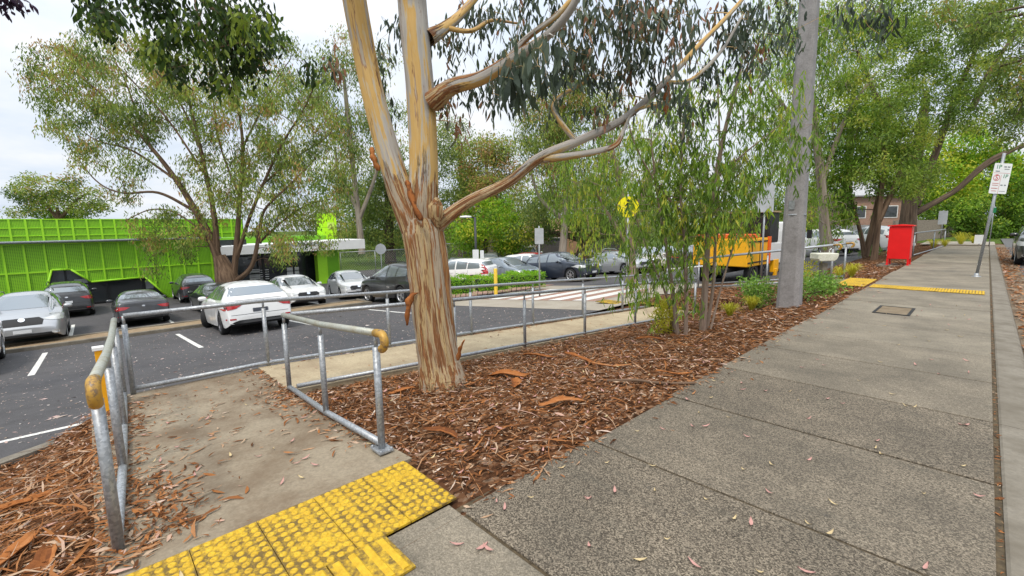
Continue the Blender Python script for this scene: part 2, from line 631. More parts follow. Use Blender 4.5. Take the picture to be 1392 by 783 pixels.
def hero_bark():
    """shedding gum: rough orange-brown strips below, smooth grey and cream above"""
    t = NT('shedding_gum_bark')
    a = t.attr('bark').outputs['Vector']
    z = t.attr('rough').outputs['Fac']

    def layer(sx, sz, det=6, r=.6, off=0.0):
        sx *= 1.7; sz *= 1.5
        mp = t.n('ShaderNodeMapping'); mp.inputs['Scale'].default_value = (sx, sx, sz); mp.inputs['Location'].default_value = (off, off * .7, off * .3)
        t.l(a, mp.inputs['Vector'])
        return t.noise(mp.outputs[0], 1.0, det, r)
    cream = t.ramp(layer(4.2, .40, 5, .6), [(.34, (.30, .275, .25)), (.465, (.40, .37, .33)), (.49, (.50, .40, .25)), (.505, (.52, .325, .11)), (.60, (.56, .37, .145)), (.612, (.28, .14, .07)), (.63, (.42, .36, .28)), (.74, (.35, .325, .295))])
    cream = t.mix(t.ramp(layer(22, 1.3, 5, .7, 3), [(.55, (0, 0, 0)), (.70, (.55,) * 3)]), cream, (.24, .17, .12))
    # dark chips of old bark left on the smooth stems
    cream = t.mix(t.ramp(layer(9, 1.1, 6, .75, 9), [(.60, (0, 0, 0)), (.64, (.9,) * 3)]), cream, (.15, .07, .04))
    roughc = t.ramp(layer(3.7, .26, 7, .66, 5), [(.30, (.10, .05, .03)), (.385, (.30, .13, .05)), (.41, (.54, .41, .25)), (.455, (.60, .42, .20)), (.47, (.24, .11, .055)), (.51, (.40, .17, .055)), (.53, (.54, .45, .33)), (.585, (.48, .38, .27)), (.60, (.22, .10, .05)), (.64, (.46, .20, .06)), (.68, (.52, .38, .22)), (.74, (.20, .095, .05))])
    roughc = t.mix(t.ramp(layer(34, 1.6, 6, .75, 2), [(.53, (0, 0, 0)), (.68, (.65,) * 3)]), roughc, (.10, .05, .028))
    k = t.math('ADD', z, t.math('MULTIPLY', t.math('SUBTRACT', layer(6, .7, 5, .6, 1), .5), 1.5))
    kk = t.ramp(k, [(.46, (0, 0, 0)), (.54, (1, 1, 1))])
    col = t.mix(kk, cream, roughc)
    b = t.math('MULTIPLY', t.math('ADD', layer(12, .6, 7, .7, 5), t.math('MULTIPLY', layer(34, 1.6, 6, .75, 2), .7)), t.math('MULTIPLY_ADD', kk, .85))
    t.t.nodes[-1].inputs[2].default_value = 0
    nd = [n for n in t.t.nodes if n.type == 'MATH' and n.operation == 'MULTIPLY_ADD'][-1]; nd.inputs[2].default_value = .15
    t.bump(b, .9, .05)
    return t.set(col, .8, spec=.22)


M_HERO = hero_bark()


LEAF_GAIN = 2.25


def leafmat(name, stops, trans=.35, rough=.5, gain=None):
    t = NT(name)
    g_ = gain or LEAF_GAIN
    stops = [(p, tuple(min(.5, x * g_ * k) for x, k in zip(c, (1, 1, .72) if gain is None else (1, 1, .95)))) for p, c in stops]
    trans = min(.36, trans + .02)
    tone = t.attr('tone').outputs['Fac']
    col = t.ramp(tone, stops)
    t.set(col, rough, spec=.18)
    tr = t.n('ShaderNodeBsdfTranslucent')
    g = t.n('ShaderNodeMix', data_type='RGBA', blend_type='MULTIPLY'); g.inputs[0].default_value = 1
    t.l(col, g.inputs[6]); g.inputs[7].default_value = (1.25, 1.25, .7, 1)
    t.l(g.outputs[2], tr.inputs['Color'])
    ms = t.n('ShaderNodeMixShader'); ms.inputs[0].default_value = trans
    t.l(t.b.outputs[0], ms.inputs[1]); t.l(tr.outputs[0], ms.inputs[2])
    t.l(ms.outputs[0], t.out.inputs['Surface'])
    return t.mat


M_LF_HERO = leafmat('gum_leaf_grey', [(0, (.028, .038, .032)), (.4, (.05, .068, .052)), (.75, (.075, .095, .07)), (.93, (.11, .12, .075)), (1, (.16, .08, .05))], .22, gain=1.5)
M_LF_DARK = leafmat('gum_leaf_dark', [(0, (.018, .032, .012)), (.5, (.035, .065, .018)), (.85, (.07, .115, .025)), (1, (.16, .21, .035))], .35, gain=1.35)
M_LF_OLIVE = leafmat('gum_leaf_olive', [(0, (.032, .052, .014)), (.4, (.075, .108, .026)), (.75, (.135, .165, .036)), (.92, (.18, .175, .045)), (1, (.17, .10, .045))], .34, gain=2.3)
M_LF_GREY = leafmat('gum_leaf_greygreen', [(0, (.045, .068, .03)), (.5, (.088, .122, .05)), (.85, (.14, .175, .062)), (1, (.18, .18, .06))], .38)
M_LF_WILLOW = leafmat('weeping_leaf', [(0, (.035, .062, .014)), (.45, (.075, .125, .026)), (.8, (.13, .19, .036)), (1, (.20, .20, .04))], .4)
M_LF_BRIGHT = leafmat('bright_leaf', [(0, (.045, .09, .012)), (.5, (.10, .19, .018)), (.85, (.19, .28, .025)), (1, (.28, .34, .035))], .45)
M_LF_MID = leafmat('mid_green_leaf', [(0, (.03, .058, .012)), (.45, (.065, .12, .02)), (.85, (.12, .19, .03)), (1, (.19, .22, .045))], .4)
M_LF_STREET = leafmat('street_gum_leaf', [(0, (.035, .058, .016)), (.4, (.07, .11, .025)), (.75, (.12, .165, .035)), (1, (.19, .20, .05))], .4)
M_LF_HEDGE = leafmat('hedge_leaf', [(0, (.045, .11, .012)), (.5, (.10, .22, .02)), (1, (.20, .34, .035))], .3)
M_LF_YELLOW = leafmat('yellow_tussock', [(0, (.14, .12, .02)), (.5, (.26, .21, .03)), (1, (.38, .27, .04))], .35)
M_LF_SHRUB = leafmat('shrub_leaf', [(0, (.035, .07, .02)), (.5, (.075, .14, .035)), (1, (.15, .21, .06))], .3)
M_LF_PURPLE = leafmat('purple_leaf', [(0, (.018, .010, .024)), (1, (.045, .022, .055))], .3, gain=1.0)


def greenpanel(name, c, hole=True):
    """lime perforated metal sheet, holes too fine to model"""
    t = NT(name)
    g = t.n('ShaderNodeNewGeometry')
    mp = t.n('ShaderNodeMapping'); mp.inputs['Scale'].default_value = (0, 1, 1)
    t.l(g.outputs['Position'], mp.inputs['Vector'])
    d = t.voro(mp.outputs[0], 14, 'Distance', rnd=0.0)
    m = t.ramp(d, [(.26, (1, 1, 1)), (.34, (0, 0, 0))])
    big = t.noise(mp.outputs[0], .5, 3)
    c1 = t.ramp(big, [(.3, tuple(x * .88 for x in c)), (.7, tuple(min(1, x * 1.1) for x in c))])
    col = t.mix(t.math('MULTIPLY', m, .75 if hole else 0.0), c1, (.03, .09, .004))
    return t.set(col, .5, spec=.4)


M_GREENP = greenpanel('lime_perforated_panel', (.24, .55, .016))
M_GREENR = plain('lime_rib', (.34, .70, .022), .45, var=.05)
M_GREEND = plain('lime_cladding', (.15, .40, .008), .5, var=.08, scale=2)
M_GREENL = plain('lime_bright_cladding', (.46, .86, .012), .45, var=.04)
M_BLACKFR = plain('dark_window_frame', (.022, .023, .025), .45, .2)
M_WALLDK = plain('dark_wall_grey', (.10, .10, .105), .8, var=.15)  # one dark grey for the block behind the screen
M_POLE = concrete('pole_concrete', (.29, .275, .27), (.16, .145, .14), .5, 3.5, .15)


def brick():
    t = NT('brick_wall')
    v = t.coord('Generated')
    g = t.n('ShaderNodeNewGeometry')
    sx = t.n('ShaderNodeSeparateXYZ'); t.l(g.outputs['Position'], sx.inputs[0])
    cb = t.n('ShaderNodeCombineXYZ'); t.l(t.math('ADD', sx.outputs[0], sx.outputs[1]), cb.inputs[0]); t.l(sx.outputs[2], cb.inputs[1])
    b = t.n('ShaderNodeTexBrick')
    b.inputs['Scale'].default_value = 1; b.inputs['Brick Width'].default_value = .23; b.inputs['Row Height'].default_value = .086
    b.inputs['Mortar Size'].default_value = .01
    b.inputs['Color1'].default_value = (.36, .19, .12, 1); b.inputs['Color2'].default_value = (.27, .13, .085, 1); b.inputs['Mortar'].default_value = (.40, .36, .31, 1)
    t.l(cb.outputs[0], b.inputs['Vector'])
    return t.set(b.outputs['Color'], .9, spec=.2)


M_BRICK = brick()
M_TILE = plain('roof_tile_grey', (.42, .42, .43), .7, var=.15, scale=5)
M_TIMBER = plain('weathered_timber', (.24, .20, .16), .85, var=.3, scale=8)
M_RED = plain('post_red', (.72, .008, .008), .38, var=.06, scale=3)
M_REDFADE = plain('faded_red', (.62, .07, .06), .5, var=.2, scale=9)
M_TRUCKY = plain('truck_yellow', (.85, .42, .01), .4, var=.06)
M_ORANGE = plain('truck_orange', (.80, .13, .015), .45, var=.06)
# ------------------------------------------------------------------ sky, sun, camera
def make_world():
    w = bpy.data.worlds.new('World'); scene.world = w
    w.use_nodes = True
    t = w.node_tree
    bg = t.nodes['Background']
    sky = t.nodes.new('ShaderNodeTexSky'); sky.sky_type = 'NISHITA'; sky.sun_disc = False
    sky.sun_elevation = math.radians(SUN_EL); sky.sun_rotation = math.radians(SUN_ROT)
    sky.air_density = 1.0; sky.dust_density = 2.0; sky.ozone_density = 1.5
    tc = t.nodes.new('ShaderNodeTexCoord')
    sep = t.nodes.new('ShaderNodeSeparateXYZ'); t.links.new(tc.outputs['Generated'], sep.inputs[0])
    dz = t.nodes.new('ShaderNodeMath'); dz.operation = 'ADD'; dz.inputs[1].default_value = .18; t.links.new(sep.outputs[2], dz.inputs[0])
    dx = t.nodes.new('ShaderNodeMath'); dx.operation = 'DIVIDE'; t.links.new(sep.outputs[0], dx.inputs[0]); t.links.new(dz.outputs[0], dx.inputs[1])
    dy = t.nodes.new('ShaderNodeMath'); dy.operation = 'DIVIDE'; t.links.new(sep.outputs[1], dy.inputs[0]); t.links.new(dz.outputs[0], dy.inputs[1])
    cb = t.nodes.new('ShaderNodeCombineXYZ'); t.links.new(dx.outputs[0], cb.inputs[0]); t.links.new(dy.outputs[0], cb.inputs[1])
    nz = t.nodes.new('ShaderNodeTexNoise'); nz.inputs['Scale'].default_value = 1.1; nz.inputs['Detail'].default_value = 7; nz.inputs['Roughness'].default_value = .55
    t.links.new(cb.outputs[0], nz.inputs['Vector'])
    rp = t.nodes.new('ShaderNodeValToRGB'); r = rp.color_ramp
    r.elements[0].position = .30; r.elements[0].color = (.60, .69, .84, 1)
    r.elements[1].position = .62; r.elements[1].color = (.95, .965, .99, 1)
    e = r.elements.new(.45); e.color = (.77, .845, .95, 1)
    t.links.new(nz.outputs['Fac'], rp.inputs['Fac'])
    # overcast sky: brighter overhead than near the horizon
    pw = t.nodes.new('ShaderNodeMath'); pw.operation = 'POWER'; pw.inputs[1].default_value = 2.0
    mz = t.nodes.new('ShaderNodeMath'); mz.operation = 'MAXIMUM'; mz.inputs[1].default_value = 0.0
    t.links.new(sep.outputs[2], mz.inputs[0]); t.links.new(mz.outputs[0], pw.inputs[0])
    ma = t.nodes.new('ShaderNodeMath'); ma.operation = 'MULTIPLY_ADD'; ma.inputs[1].default_value = 9.5; ma.inputs[2].default_value = SKY_GAIN
    t.links.new(pw.outputs[0], ma.inputs[0])
    sc = t.nodes.new('ShaderNodeVectorMath'); sc.operation = 'SCALE'; t.links.new(ma.outputs[0], sc.inputs['Scale'])
    t.links.new(rp.outputs[0], sc.inputs[0])
    mx = t.nodes.new('ShaderNodeMix'); mx.data_type = 'RGBA'; mx.inputs[0].default_value = .93
    t.links.new(sky.outputs[0], mx.inputs[6]); t.links.new(sc.outputs[0], mx.inputs[7])
    t.links.new(mx.outputs[2], bg.inputs['Color'])
    bg.inputs['Strength'].default_value = .1


SUN_EL, SUN_ROT, SKY_GAIN = 58, 150, 7.2
make_world()
sl = bpy.data.lights.new('sun', 'SUN'); sl.energy = 1.5; sl.angle = math.radians(10); sl.color = (1, .92, .80)
so = bpy.data.objects.new('sun', sl); COL.objects.link(so)
_el, _az = math.radians(SUN_EL), math.radians(SUN_ROT)
_sd = Vector((math.sin(_az) * math.cos(_el), math.cos(_az) * math.cos(_el), math.sin(_el)))
so.rotation_euler = _sd.to_track_quat('Z', 'Y').to_euler()

cam = bpy.data.cameras.new('camera'); cam.sensor_width = 36; cam.lens = FOC / IW * 36
cam.clip_start = .05; cam.clip_end = 2000
co = bpy.data.objects.new('camera', cam); COL.objects.link(co)
m = Matrix((( _R[0], _U[0], -_f[0], CAM[0]), (_R[1], _U[1], -_f[1], CAM[1]), (_R[2], _U[2], -_f[2], CAM[2]), (0, 0, 0, 1)))
co.matrix_world = m
scene.camera = co
vs = scene.view_settings
vs.view_transform = 'Standard'; vs.look = 'None'; vs.gamma = 1; vs.use_curve_mapping = False
vs.exposure = EXPOSURE = 0.55
scene.cycles.max_bounces = 6; scene.cycles.diffuse_bounces = 3; scene.cycles.transparent_max_bounces = 8


# ------------------------------------------------------------------ ground, car park, paths
def grid_sheet(name, xs, ys, zf, mat, kind='structure', smooth=True):
    xs, ys = np.array(xs), np.array(ys)
    V = np.array([(x, y, zf(x, y)) for y in ys for x in xs])
    n = len(xs)
    Q = np.array([(j * n + i, j * n + i + 1, (j + 1) * n + i + 1, (j + 1) * n + i) for j in range(len(ys) - 1) for i in range(n - 1)])
    o = np_mesh(name, V, Q, mat, smooth=smooth)
    o['kind'] = kind
    return o


def groundz(x, y):
    if x > -1.9:
        return -.22 if x < 9 else -.12
    e = lot_edge(y)
    if x > e and y < 70:
        return bedz(x, y) if y > -30 else -.3
    z = lotz(x) - .07
    if x < -45: z += min((-45 - x) * .01, 1.0)
    return z


xs = list(np.arange(-2000, -120, 200)) + list(np.arange(-120, -40, 8)) + list(np.arange(-40, -8, 1.0)) + list(np.arange(-8, -1.85, .15)) + [-1.9, -1.2, 0, 1.5, 4, 8, 9.2, 15, 30, 60, 150, 500, 2000]
ys = [-2000, -500, -150, -60, -30, -15, -9] + list(np.arange(-6, 16, .16)) + list(np.arange(16, 44, .8)) + [46, 50, 56, 62, 69, 71, 80, 100, 150, 300, 700, 2000]
xs = sorted(set(round(float(x), 3) for x in xs)); ys = sorted(set(round(float(y), 3) for y in ys))
grid_sheet('ground', xs, ys, groundz, M_SOIL)

# car park asphalt follows the fall of the land
lys = [-45, -30, -15, -8, -4.2, -3.5, -3, -2.5, -2, -1.5, -1, -.7, -.4, -.1, .1, 3, 6, 9, 12, 15.4, 16, 16.6, 17.5, 22, 30, 40, 60]
lxt = np.linspace(0, 1, 40)
V, Q = [], []
for y in lys:
    e = lot_edge(y)
    for t in lxt:
        x = e + (-40 - e) * t
        V.append((x, y, lotz(x)))
n = len(lxt)
for j in range(len(lys) - 1):
    for i in range(n - 1):
        Q.append((j * n + i, j * n + i + 1, (j + 1) * n + i + 1, (j + 1) * n + i))
tag(np_mesh('car_park', V, np.array(Q)[:, ::-1], M_ASPH), kind='structure')


def lot_patch(name, x0, x1, y0, y1, mat, lift=.004, kind='structure', step=1.0):
    xs = np.linspace(x0, x1, max(2, int(abs(x1 - x0) / step) + 2))
    return grid_sheet(name, xs, [y0, y1], lambda x, y: lotz(x) + lift, mat, kind)


# kerb round the near corner of the car park
b = MB()
ky = list(np.linspace(-5, .1, 26))
for (ox, oz0, oz1) in ((0, 0, 0),):
    pts = [(lot_edge(y), y) for y in ky]
    top, ins = [], []
    for i, (x, y) in enumerate(pts):
        a = pts[max(0, i - 1)]; c = pts[min(len(pts) - 1, i + 1)]
        d = np.array([c[0] - a[0], c[1] - a[1]]); d /= np.linalg.norm(d); nrm = np.array([d[1], -d[0]])
        z = lotz(x)
        top.append([(x, y, z - .1), (x, y, z + .09), (x + nrm[0] * .15, y + nrm[1] * .15, z + .1), (x + nrm[0] * .15, y + nrm[1] * .15, z - .1)])
    vs_ = [p for s in top for p in s]
    fs_ = [(4 * i + k, 4 * i + k + 1, 4 * i + 4 + k + 1, 4 * i + 4 + k) for i in range(len(top) - 1) for k in range(3)]
    b.add(vs_, fs_)
tag(b.build('car_park_kerb', M_KERB), kind='structure')

# parking bay lines
for i, y in enumerate((-1.0, 1.78, 4.72, 7.45)):
    lot_patch('bay_line', -12.6, -16.6, y - .05, y + .05, M_LINE)
for y in (-3.2, -.6, 2.1, 4.8, 7.5):
    lot_patch('bay_line', -20.2, -24.4, y - .05, y + .05, M_LINE)
for y0, y1 in ((-3.3, .05),):
    lot_patch('edge_line', -7.02, -7.12, y0, y1, M_LINE, step=.05)

# dirt median between the two rows
M_DIRT = concrete('dry_dirt', (.33, .245, .15), (.20, .13, .075), .7, 2.2, .5)
xsm = np.linspace(-17.85, -19.3, 5)
grid_sheet('median_strip', xsm, np.linspace(-12, 8.6, 40), lambda x, y: lotz(x) + .07 + .02 * math.sin(y * 7) * math.sin(x * 9), M_DIRT)
b = MB()
b.box((-17.82, -1.7, lotz(-17.82) + .03), (.12, 20.6, .16))
b.box((-19.33, -1.7, lotz(-19.33) + .03), (.12, 20.6, .16))
b.box((-18.575, 8.66, lotz(-18.6) + .03), (1.39, .12, .16))
tag(b.build('median_kerb', M_KERB, bevel=.015), kind='structure')

# crossing: concrete apron, red band, white bars
lot_patch('crossing_apron', -6.62, -14.6, 9.3, 16.2, M_APRON, .006)
lot_patch('crossing_paving', -8.0, -14.3, 11.0, 14.7, M_BRICKRED, .012)
lot_patch('island_paving', -14.35, -19.5, 10.2, 16.5, M_BRICKRED, .03)
for k in range(6):
    x = -8.35 - k * 1.02
    lot_patch('crossing_bar', x, x - .55, 11.05, 14.65, M_LINE, .018)

# landing and ramp: slabs with thickness
def slab(name, poly_rows, thick, mat):
    """rows of (left, right) edge points; a walking surface with sides"""
    V, F = [], []
    for (a, c) in poly_rows:
        V += [a, c, (a[0], a[1], a[2] - thick), (c[0], c[1], c[2] - thick)]
    for i in range(len(poly_rows) - 1):
        p, q = 4 * i, 4 * i + 4
        F += [(p, p + 1, q + 1, q), (p + 2, q + 2, q + 3, p + 3), (p, q, q + 2, p + 2), (p + 1, p + 3, q + 3, q + 1)]
    k = 4 * (len(poly_rows) - 1)
    F += [(0, 2, 3, 1), (k, k + 1, k + 3, k + 2)]
    return tag(MB().add(V, F).build(name, mat), kind='structure')


slab('landing', [((x, -.12, landz(x)), (x, 1.52, landz(x))) for x in (-2.655, -3.4, -4.2, -5.2, -6.6)], .12, M_LAND)
RW = lambda y: (-5.28 + .055 * (y - 1.6), -6.55 + .055 * (y - 1.6))
rows = []
for y in np.linspace(1.524, 11.0, 12):
    a, c = RW(y)
    rows.append(((a, y, rampz(y)), (max(c, -6.6), y, rampz(y))))
slab('ramp_path', rows, .35, M_RAMP)

# footpath: separate cast panels with open joints
def footpath():
    b, tone = MB(), []
    joints = [-6.0, -4.8, -3.57, -2.35, -1.1, .12, 1.40, 2.62, 3.86, 5.08, 6.33, 7.55, 8.8] + [10.05 + 1.24 * k for k in range(24)]
    tn = {3: .55, 4: .6, 5: .5, 6: .0, 7: .12, 8: .05, 9: .32, 10: .5, 11: .72, 12: .6}
    for i in range(len(joints) - 1):
        y0, y1 = joints[i] + .011, joints[i + 1] - .011
        x0, x1 = -1.94, .165
        if i < 6: x0 = -2.03
        zt = RNG.uniform(-.002, .002)
        b.add([(x0, y0, zt - .004), (x1, y0, zt - .004), (x1, y1, zt - .004), (x0, y1, zt - .004),
               (x0 + .008, y0 + .008, zt), (x1 - .008, y0 + .008, zt), (x1 - .008, y1 - .008, zt), (x0 + .008, y1 - .008, zt),
               (x0, y0, -.1), (x1, y0, -.1), (x1, y1, -.1), (x0, y1, -.1)],
              [(4, 5, 6, 7), (0, 1, 5, 4), (1, 2, 6, 5), (2, 3, 7, 6), (3, 0, 4, 7), (8, 9, 1, 0), (9, 10, 2, 1), (10, 11, 3, 2), (11, 8, 0, 3)])
        v = tn.get(i, RNG.uniform(.55, .95))
        tone += [v] * 9
    tag(b.build('footpath', M_PATH, tone=tone), kind='structure')
    # concrete beside the tactile strip
    # dark dirt in the joints
    d = MB(); d.box((-.88, 17, -.062), (2.2, 46.5, .1)); d.box((-1.98, -2.3, -.066), (.08, 7.4, .1))
    tag(d.build('joint_dirt', M_GROUT), kind='structure')
    return joints


footpath()
# kerb and road
b = MB()
prof = [(.198, -.3), (.198, -.004), (.212, .004), (.40, -.006), (.43, -.03), (.47, -.15), (.47, -.3)]
for k in range(-5, 18):
    b.prism(prof, 1, k * 2.48 + .1, k * 2.48 + 2.572)
tag(b.build('road_kerb', M_KERB), kind='structure')
grid_sheet('gutter', [.47, .62, .9], [-12, 0, 10, 20, 30, 45], lambda x, y: -.145 + (x - .47) * .02, M_GUTTER)
grid_sheet('road', [.9, 2, 4, 6.5, 9], [-40, -12, 0, 10, 20, 30, 45, 58], lambda x, y: -.13 + .03 * math.sin((x - .9) / 8.1 * PI), M_ROAD)
grid_sheet('far_driveway', [-3.0, -1.0, .44], [40.2, 41, 44, 46], lambda x, y: .012, M_APRON)
# ------------------------------------------------------------------ pipe railings
def railing(label, path, bases, hgt=.88, hook0=None, hook1=None, top_mat=None, r=.026, group=None, plates=(), bottom=True, toff=0.0):
    """path: points on the ground the rail follows; bases: which of them carry a post"""
    P = [np.array(p, float) for p in path]
    root = empty('pipe_railing', tuple(P[0]), label=label, cat='railing', group=group)
    o0 = P[0]
    L = [p - o0 for p in P]
    up = np.array([0, 0, hgt])
    top = [p + up for p in L]
    if hook0 is not None or hook1 is not None:
        pass
    tp = list(top)
    MB().tube(curve_lin(tp, .05), r * 1.02, 14).build('top_rail', top_mat or M_OLDRAIL, root)
    for end, hk in ((0, hook0), (-1, hook1)):
        if not hk: continue
        e = top[end]; q = top[1 if end == 0 else -2]
        d = e - q; d /= np.linalg.norm(d)
        pts = [e + d * .002, e + d * hk]
        R0 = .055
        for a in np.linspace(0, PI * .93, 12)[1:]:
            pts.append(e + d * (hk + R0 * math.sin(a)) + np.array([0, 0, -R0 * (1 - math.cos(a))]))
        pts.append(pts[-1] - d * .012)
        MB().tube(pts, r * 1.12, 14).build('rail_end', M_ENDPAINT, root)
    if bottom:
        bt = [p + np.array([0, 0, .055]) for p in L]
        MB().tube(curve_lin(bt, .03), r, 12).build('bottom_rail', M_GALV, root)
    for i in bases:
        p = L[i]
        m = MB()
        m.tube([p + np.array([0, 0, -.05]), p + np.array([0, 0, hgt - .1])], r, 12)
        m.tube([p + np.array([0, 0, hgt - .1]), p + up], r * .55, 10)
        m.build('post', M_GALV, root)
        if i in plates:
            pm = MB(); pm.box(p + np.array([0, 0, .012]), (.15, .11, .014))
            for sx in (-.062, .062):
                for sy in (-.042, .042):
                    pm.lathe([(.011, .02), (.011, .032), (0, .033)], 6, tuple(p + np.array([sx, sy, 0])))
            pm.build('base_plate', M_GALV, root)
    return root


def curve_lin(pts, rad):
    """polyline with its inner corners rounded"""
    pts = [np.array(p, float) for p in pts]
    out = [pts[0]]
    for i in range(1, len(pts) - 1):
        a, b, c = pts[i - 1], pts[i], pts[i + 1]
        u = (a - b) / np.linalg.norm(a - b); v = (c - b) / np.linalg.norm(c - b)
        if u @ v < -.995:
            out.append(b); continue
        for t in np.linspace(0, 1, 5):
            out.append((1 - t) ** 2 * (b + u * rad) + 2 * t * (1 - t) * b + t * t * (b + v * rad))
    out.append(pts[-1])
    return out


FX = lambda y: -6.56 + .055 * (y - 1.6) if y > 1.6 else -6.56
NX = lambda y: -5.28 + .055 * (y - 1.6)
# left side of the landing
railing('weathered railing with worn yellow hooked end left of the landing', [(-2.96, -.03, -.005), (-4.15, .04, landz(-4.15) - .01), (-5.3, .1, landz(-5.3) - .01), (-6.5, .16, landz(-6.5) - .01)],
        (0, 1, 2, 3), .895, hook0=.05)
# right side of the landing
railing('short railing with rusty yellow hooked end right of the landing', [(-2.92, 1.43, -.005), (-4.05, 1.46, landz(-4.05) - .01), (-5.28, 1.52, landz(-5.28) - .01)],
        (0, 1, 2), .88, hook0=.085, plates=(0,))
yy = [.24, 1.65, 3.4, 5.0, 6.55, 8.1, 9.6, 10.7]
railing('long far railing along the car park side of the ramp', [(FX(y), y, rampz(y) - .01) for y in yy], range(8), .9, top_mat=M_GALV)
yn = [1.60, 3.75, 5.1, 6.6, 8.2, 9.7, 10.7]
railing('long near railing between the ramp and the bark bed', [(NX(y), y, rampz(y) - .01) for y in yn], range(1, 7), .89, top_mat=M_GALV)

# railings of the far ramp, at the second entrance
railing('far ramp railing with hooked end nearest the drinking fountain', [(-2.75, 14.3, 0), (-4.3, 14.3, -.22), (-6.3, 14.3, -.5)], (0, 1, 2), .98, hook0=.12, top_mat=M_GALV)
railing('far ramp railing with hooked end behind the fountain', [(-2.7, 15.6, 0), (-4.3, 15.6, -.22), (-6.3, 15.6, -.5)], (0, 1, 2), .98, hook0=.12, top_mat=M_GALV)
railing('low white topped railing in front of the yellow truck', [(-6.5, 12.6, -.54), (-6.0, 14.2, -.52)], (0, 1), .8, top_mat=M_WHITE)
railing('pipe railing behind the red box at the end of the footpath', [(-2.2, 27.0, -.02), (-1.9, 33.0, -.02), (-1.7, 37.5, -.02)], (0, 1, 2), 1.05, top_mat=M_GALV)
slab('far_ramp', [((-2.5, 14.25, -.004), (-2.5, 15.65, -.004)), ((-4.3, 14.25, -.21), (-4.3, 15.65, -.21)), ((-6.6, 14.25, -.52), (-6.6, 15.65, -.52))], .2, M_LAND)


# ------------------------------------------------------------------ tactile paving
def tactile_tile(label, x0, x1, y0, y1, z, studs=True, bars=False, group='yellow tactile paving tiles', name='tactile_tile', parent=None):
    b, tone = MB(), []
    cx, cy = (x0 + x1) / 2, (y0 + y1) / 2
    b.box((0, 0, .004), (x1 - x0 - .004, y1 - y0 - .004, .012)); tone += [.16] * 6
    if studs:
        nx, ny = round((x1 - x0) / .05), round((y1 - y0) / .05)
        for i in range(nx):
            for j in range(ny):
                ox = -(x1 - x0) / 2 + (i + .5) * (x1 - x0) / nx; oy = -(y1 - y0) / 2 + (j + .5) * (y1 - y0) / ny
                prof = [(.0185, .0101), (.0165, .0135), (.0125, .0152), (.0085, .0152), (.0065, .0135), (0.0005, .0135)]
                n0 = len(b.f)
                b.lathe(prof, 10, (ox, oy, 0)); tone += [.8] * (len(b.f) - n0)
    if bars:
        for j in range(4):
            oy = -(y1 - y0) / 2 + (j + .5) * (y1 - y0) / 4
            n0 = len(b.f)
            h = (x1 - x0) / 2 - .02
            b.prism([(oy - .019, .0101), (oy - .012, .0155), (oy + .012, .0155), (oy + .019, .0101)], 0, -h, h)
            tone += [1.0] * (len(b.f) - n0)
    o = b.build(name, M_TACT, None, tone=tone)
    o.location = (cx, cy, z)
    tag(o, label, 'tactile paving', group)
    return o


for k in range(9):
    y1 = 1.45 - k * .306
    lab = {0: 'studded yellow tile at the bark bed corner, below the short railing', 1: 'second studded yellow tile from the bark bed corner', 2: 'third studded yellow tile from the bark bed corner',
           3: 'fourth studded yellow tile from the bark bed corner', 4: 'fifth studded yellow tile, at the bottom edge of the landing'}.get(k, 'studded yellow tile by the foot of the left railing')
    if k >= 5: continue
    tactile_tile(lab, -2.645, -2.035, y1 - .306, y1, .004)
tactile_tile('ribbed yellow tile set into the footpath beside the studded ones', -2.035, -1.73, .68, .985, .006, False, True)
tactile_tile('ribbed yellow tile nearest the bottom edge of the photo', -2.035, -1.73, .372, .677, .006, False, True)
tactile_tile('ribbed yellow tile on the footpath at the bottom, right of another', -1.728, -1.425, .372, .677, .006, False, True)
# second strip across the footpath further on
for k in range(5):
    tactile_tile(['far yellow tile at the bed edge of the footpath strip', 'second far yellow tile across the footpath', 'middle far yellow tile across the footpath', 'fourth far yellow tile across the footpath', 'far yellow tile at the kerb end of the strip'][k],
                 -1.86 + k * .39, -1.86 + (k + 1) * .39, 13.7, 14.35, .006)
tactile_tile('yellow pad at the head of the far ramp beside the hooked rails', -2.55, -1.95, 13.7, 15.6, .008)
tactile_tile('yellow pad at the foot of the ramp by the crossing', -6.5, -5.3, 11.05, 11.9, -.565, False)
tactile_tile('orange yellow pad beside the white crossing bars', -7.6, -6.9, 10.5, 11.0, lotz(-7.3) + .035, False)

# service cover in the footpath
root = empty('service_cover', (-1.02, 10.38, .002), label='square brown service pit cover let into the footpath', cat='pit cover')
b = MB()
for c, d in (((-.23, 0, .004), (.04, .9, .012)), ((.23, 0, .004), (.04, .9, .012)), ((0, -.43, .004), (.42, .04, .012)), ((0, .43, .004), (.42, .04, .012))):
    b.box(c, d)
b.build('frame', M_TRIM, root)
MB().box((0, 0, .002), (.415, .815, .009)).build('lid', concrete('pit_lid_concrete', (.22, .17, .11), (.1, .07, .04), .6, 5), root)

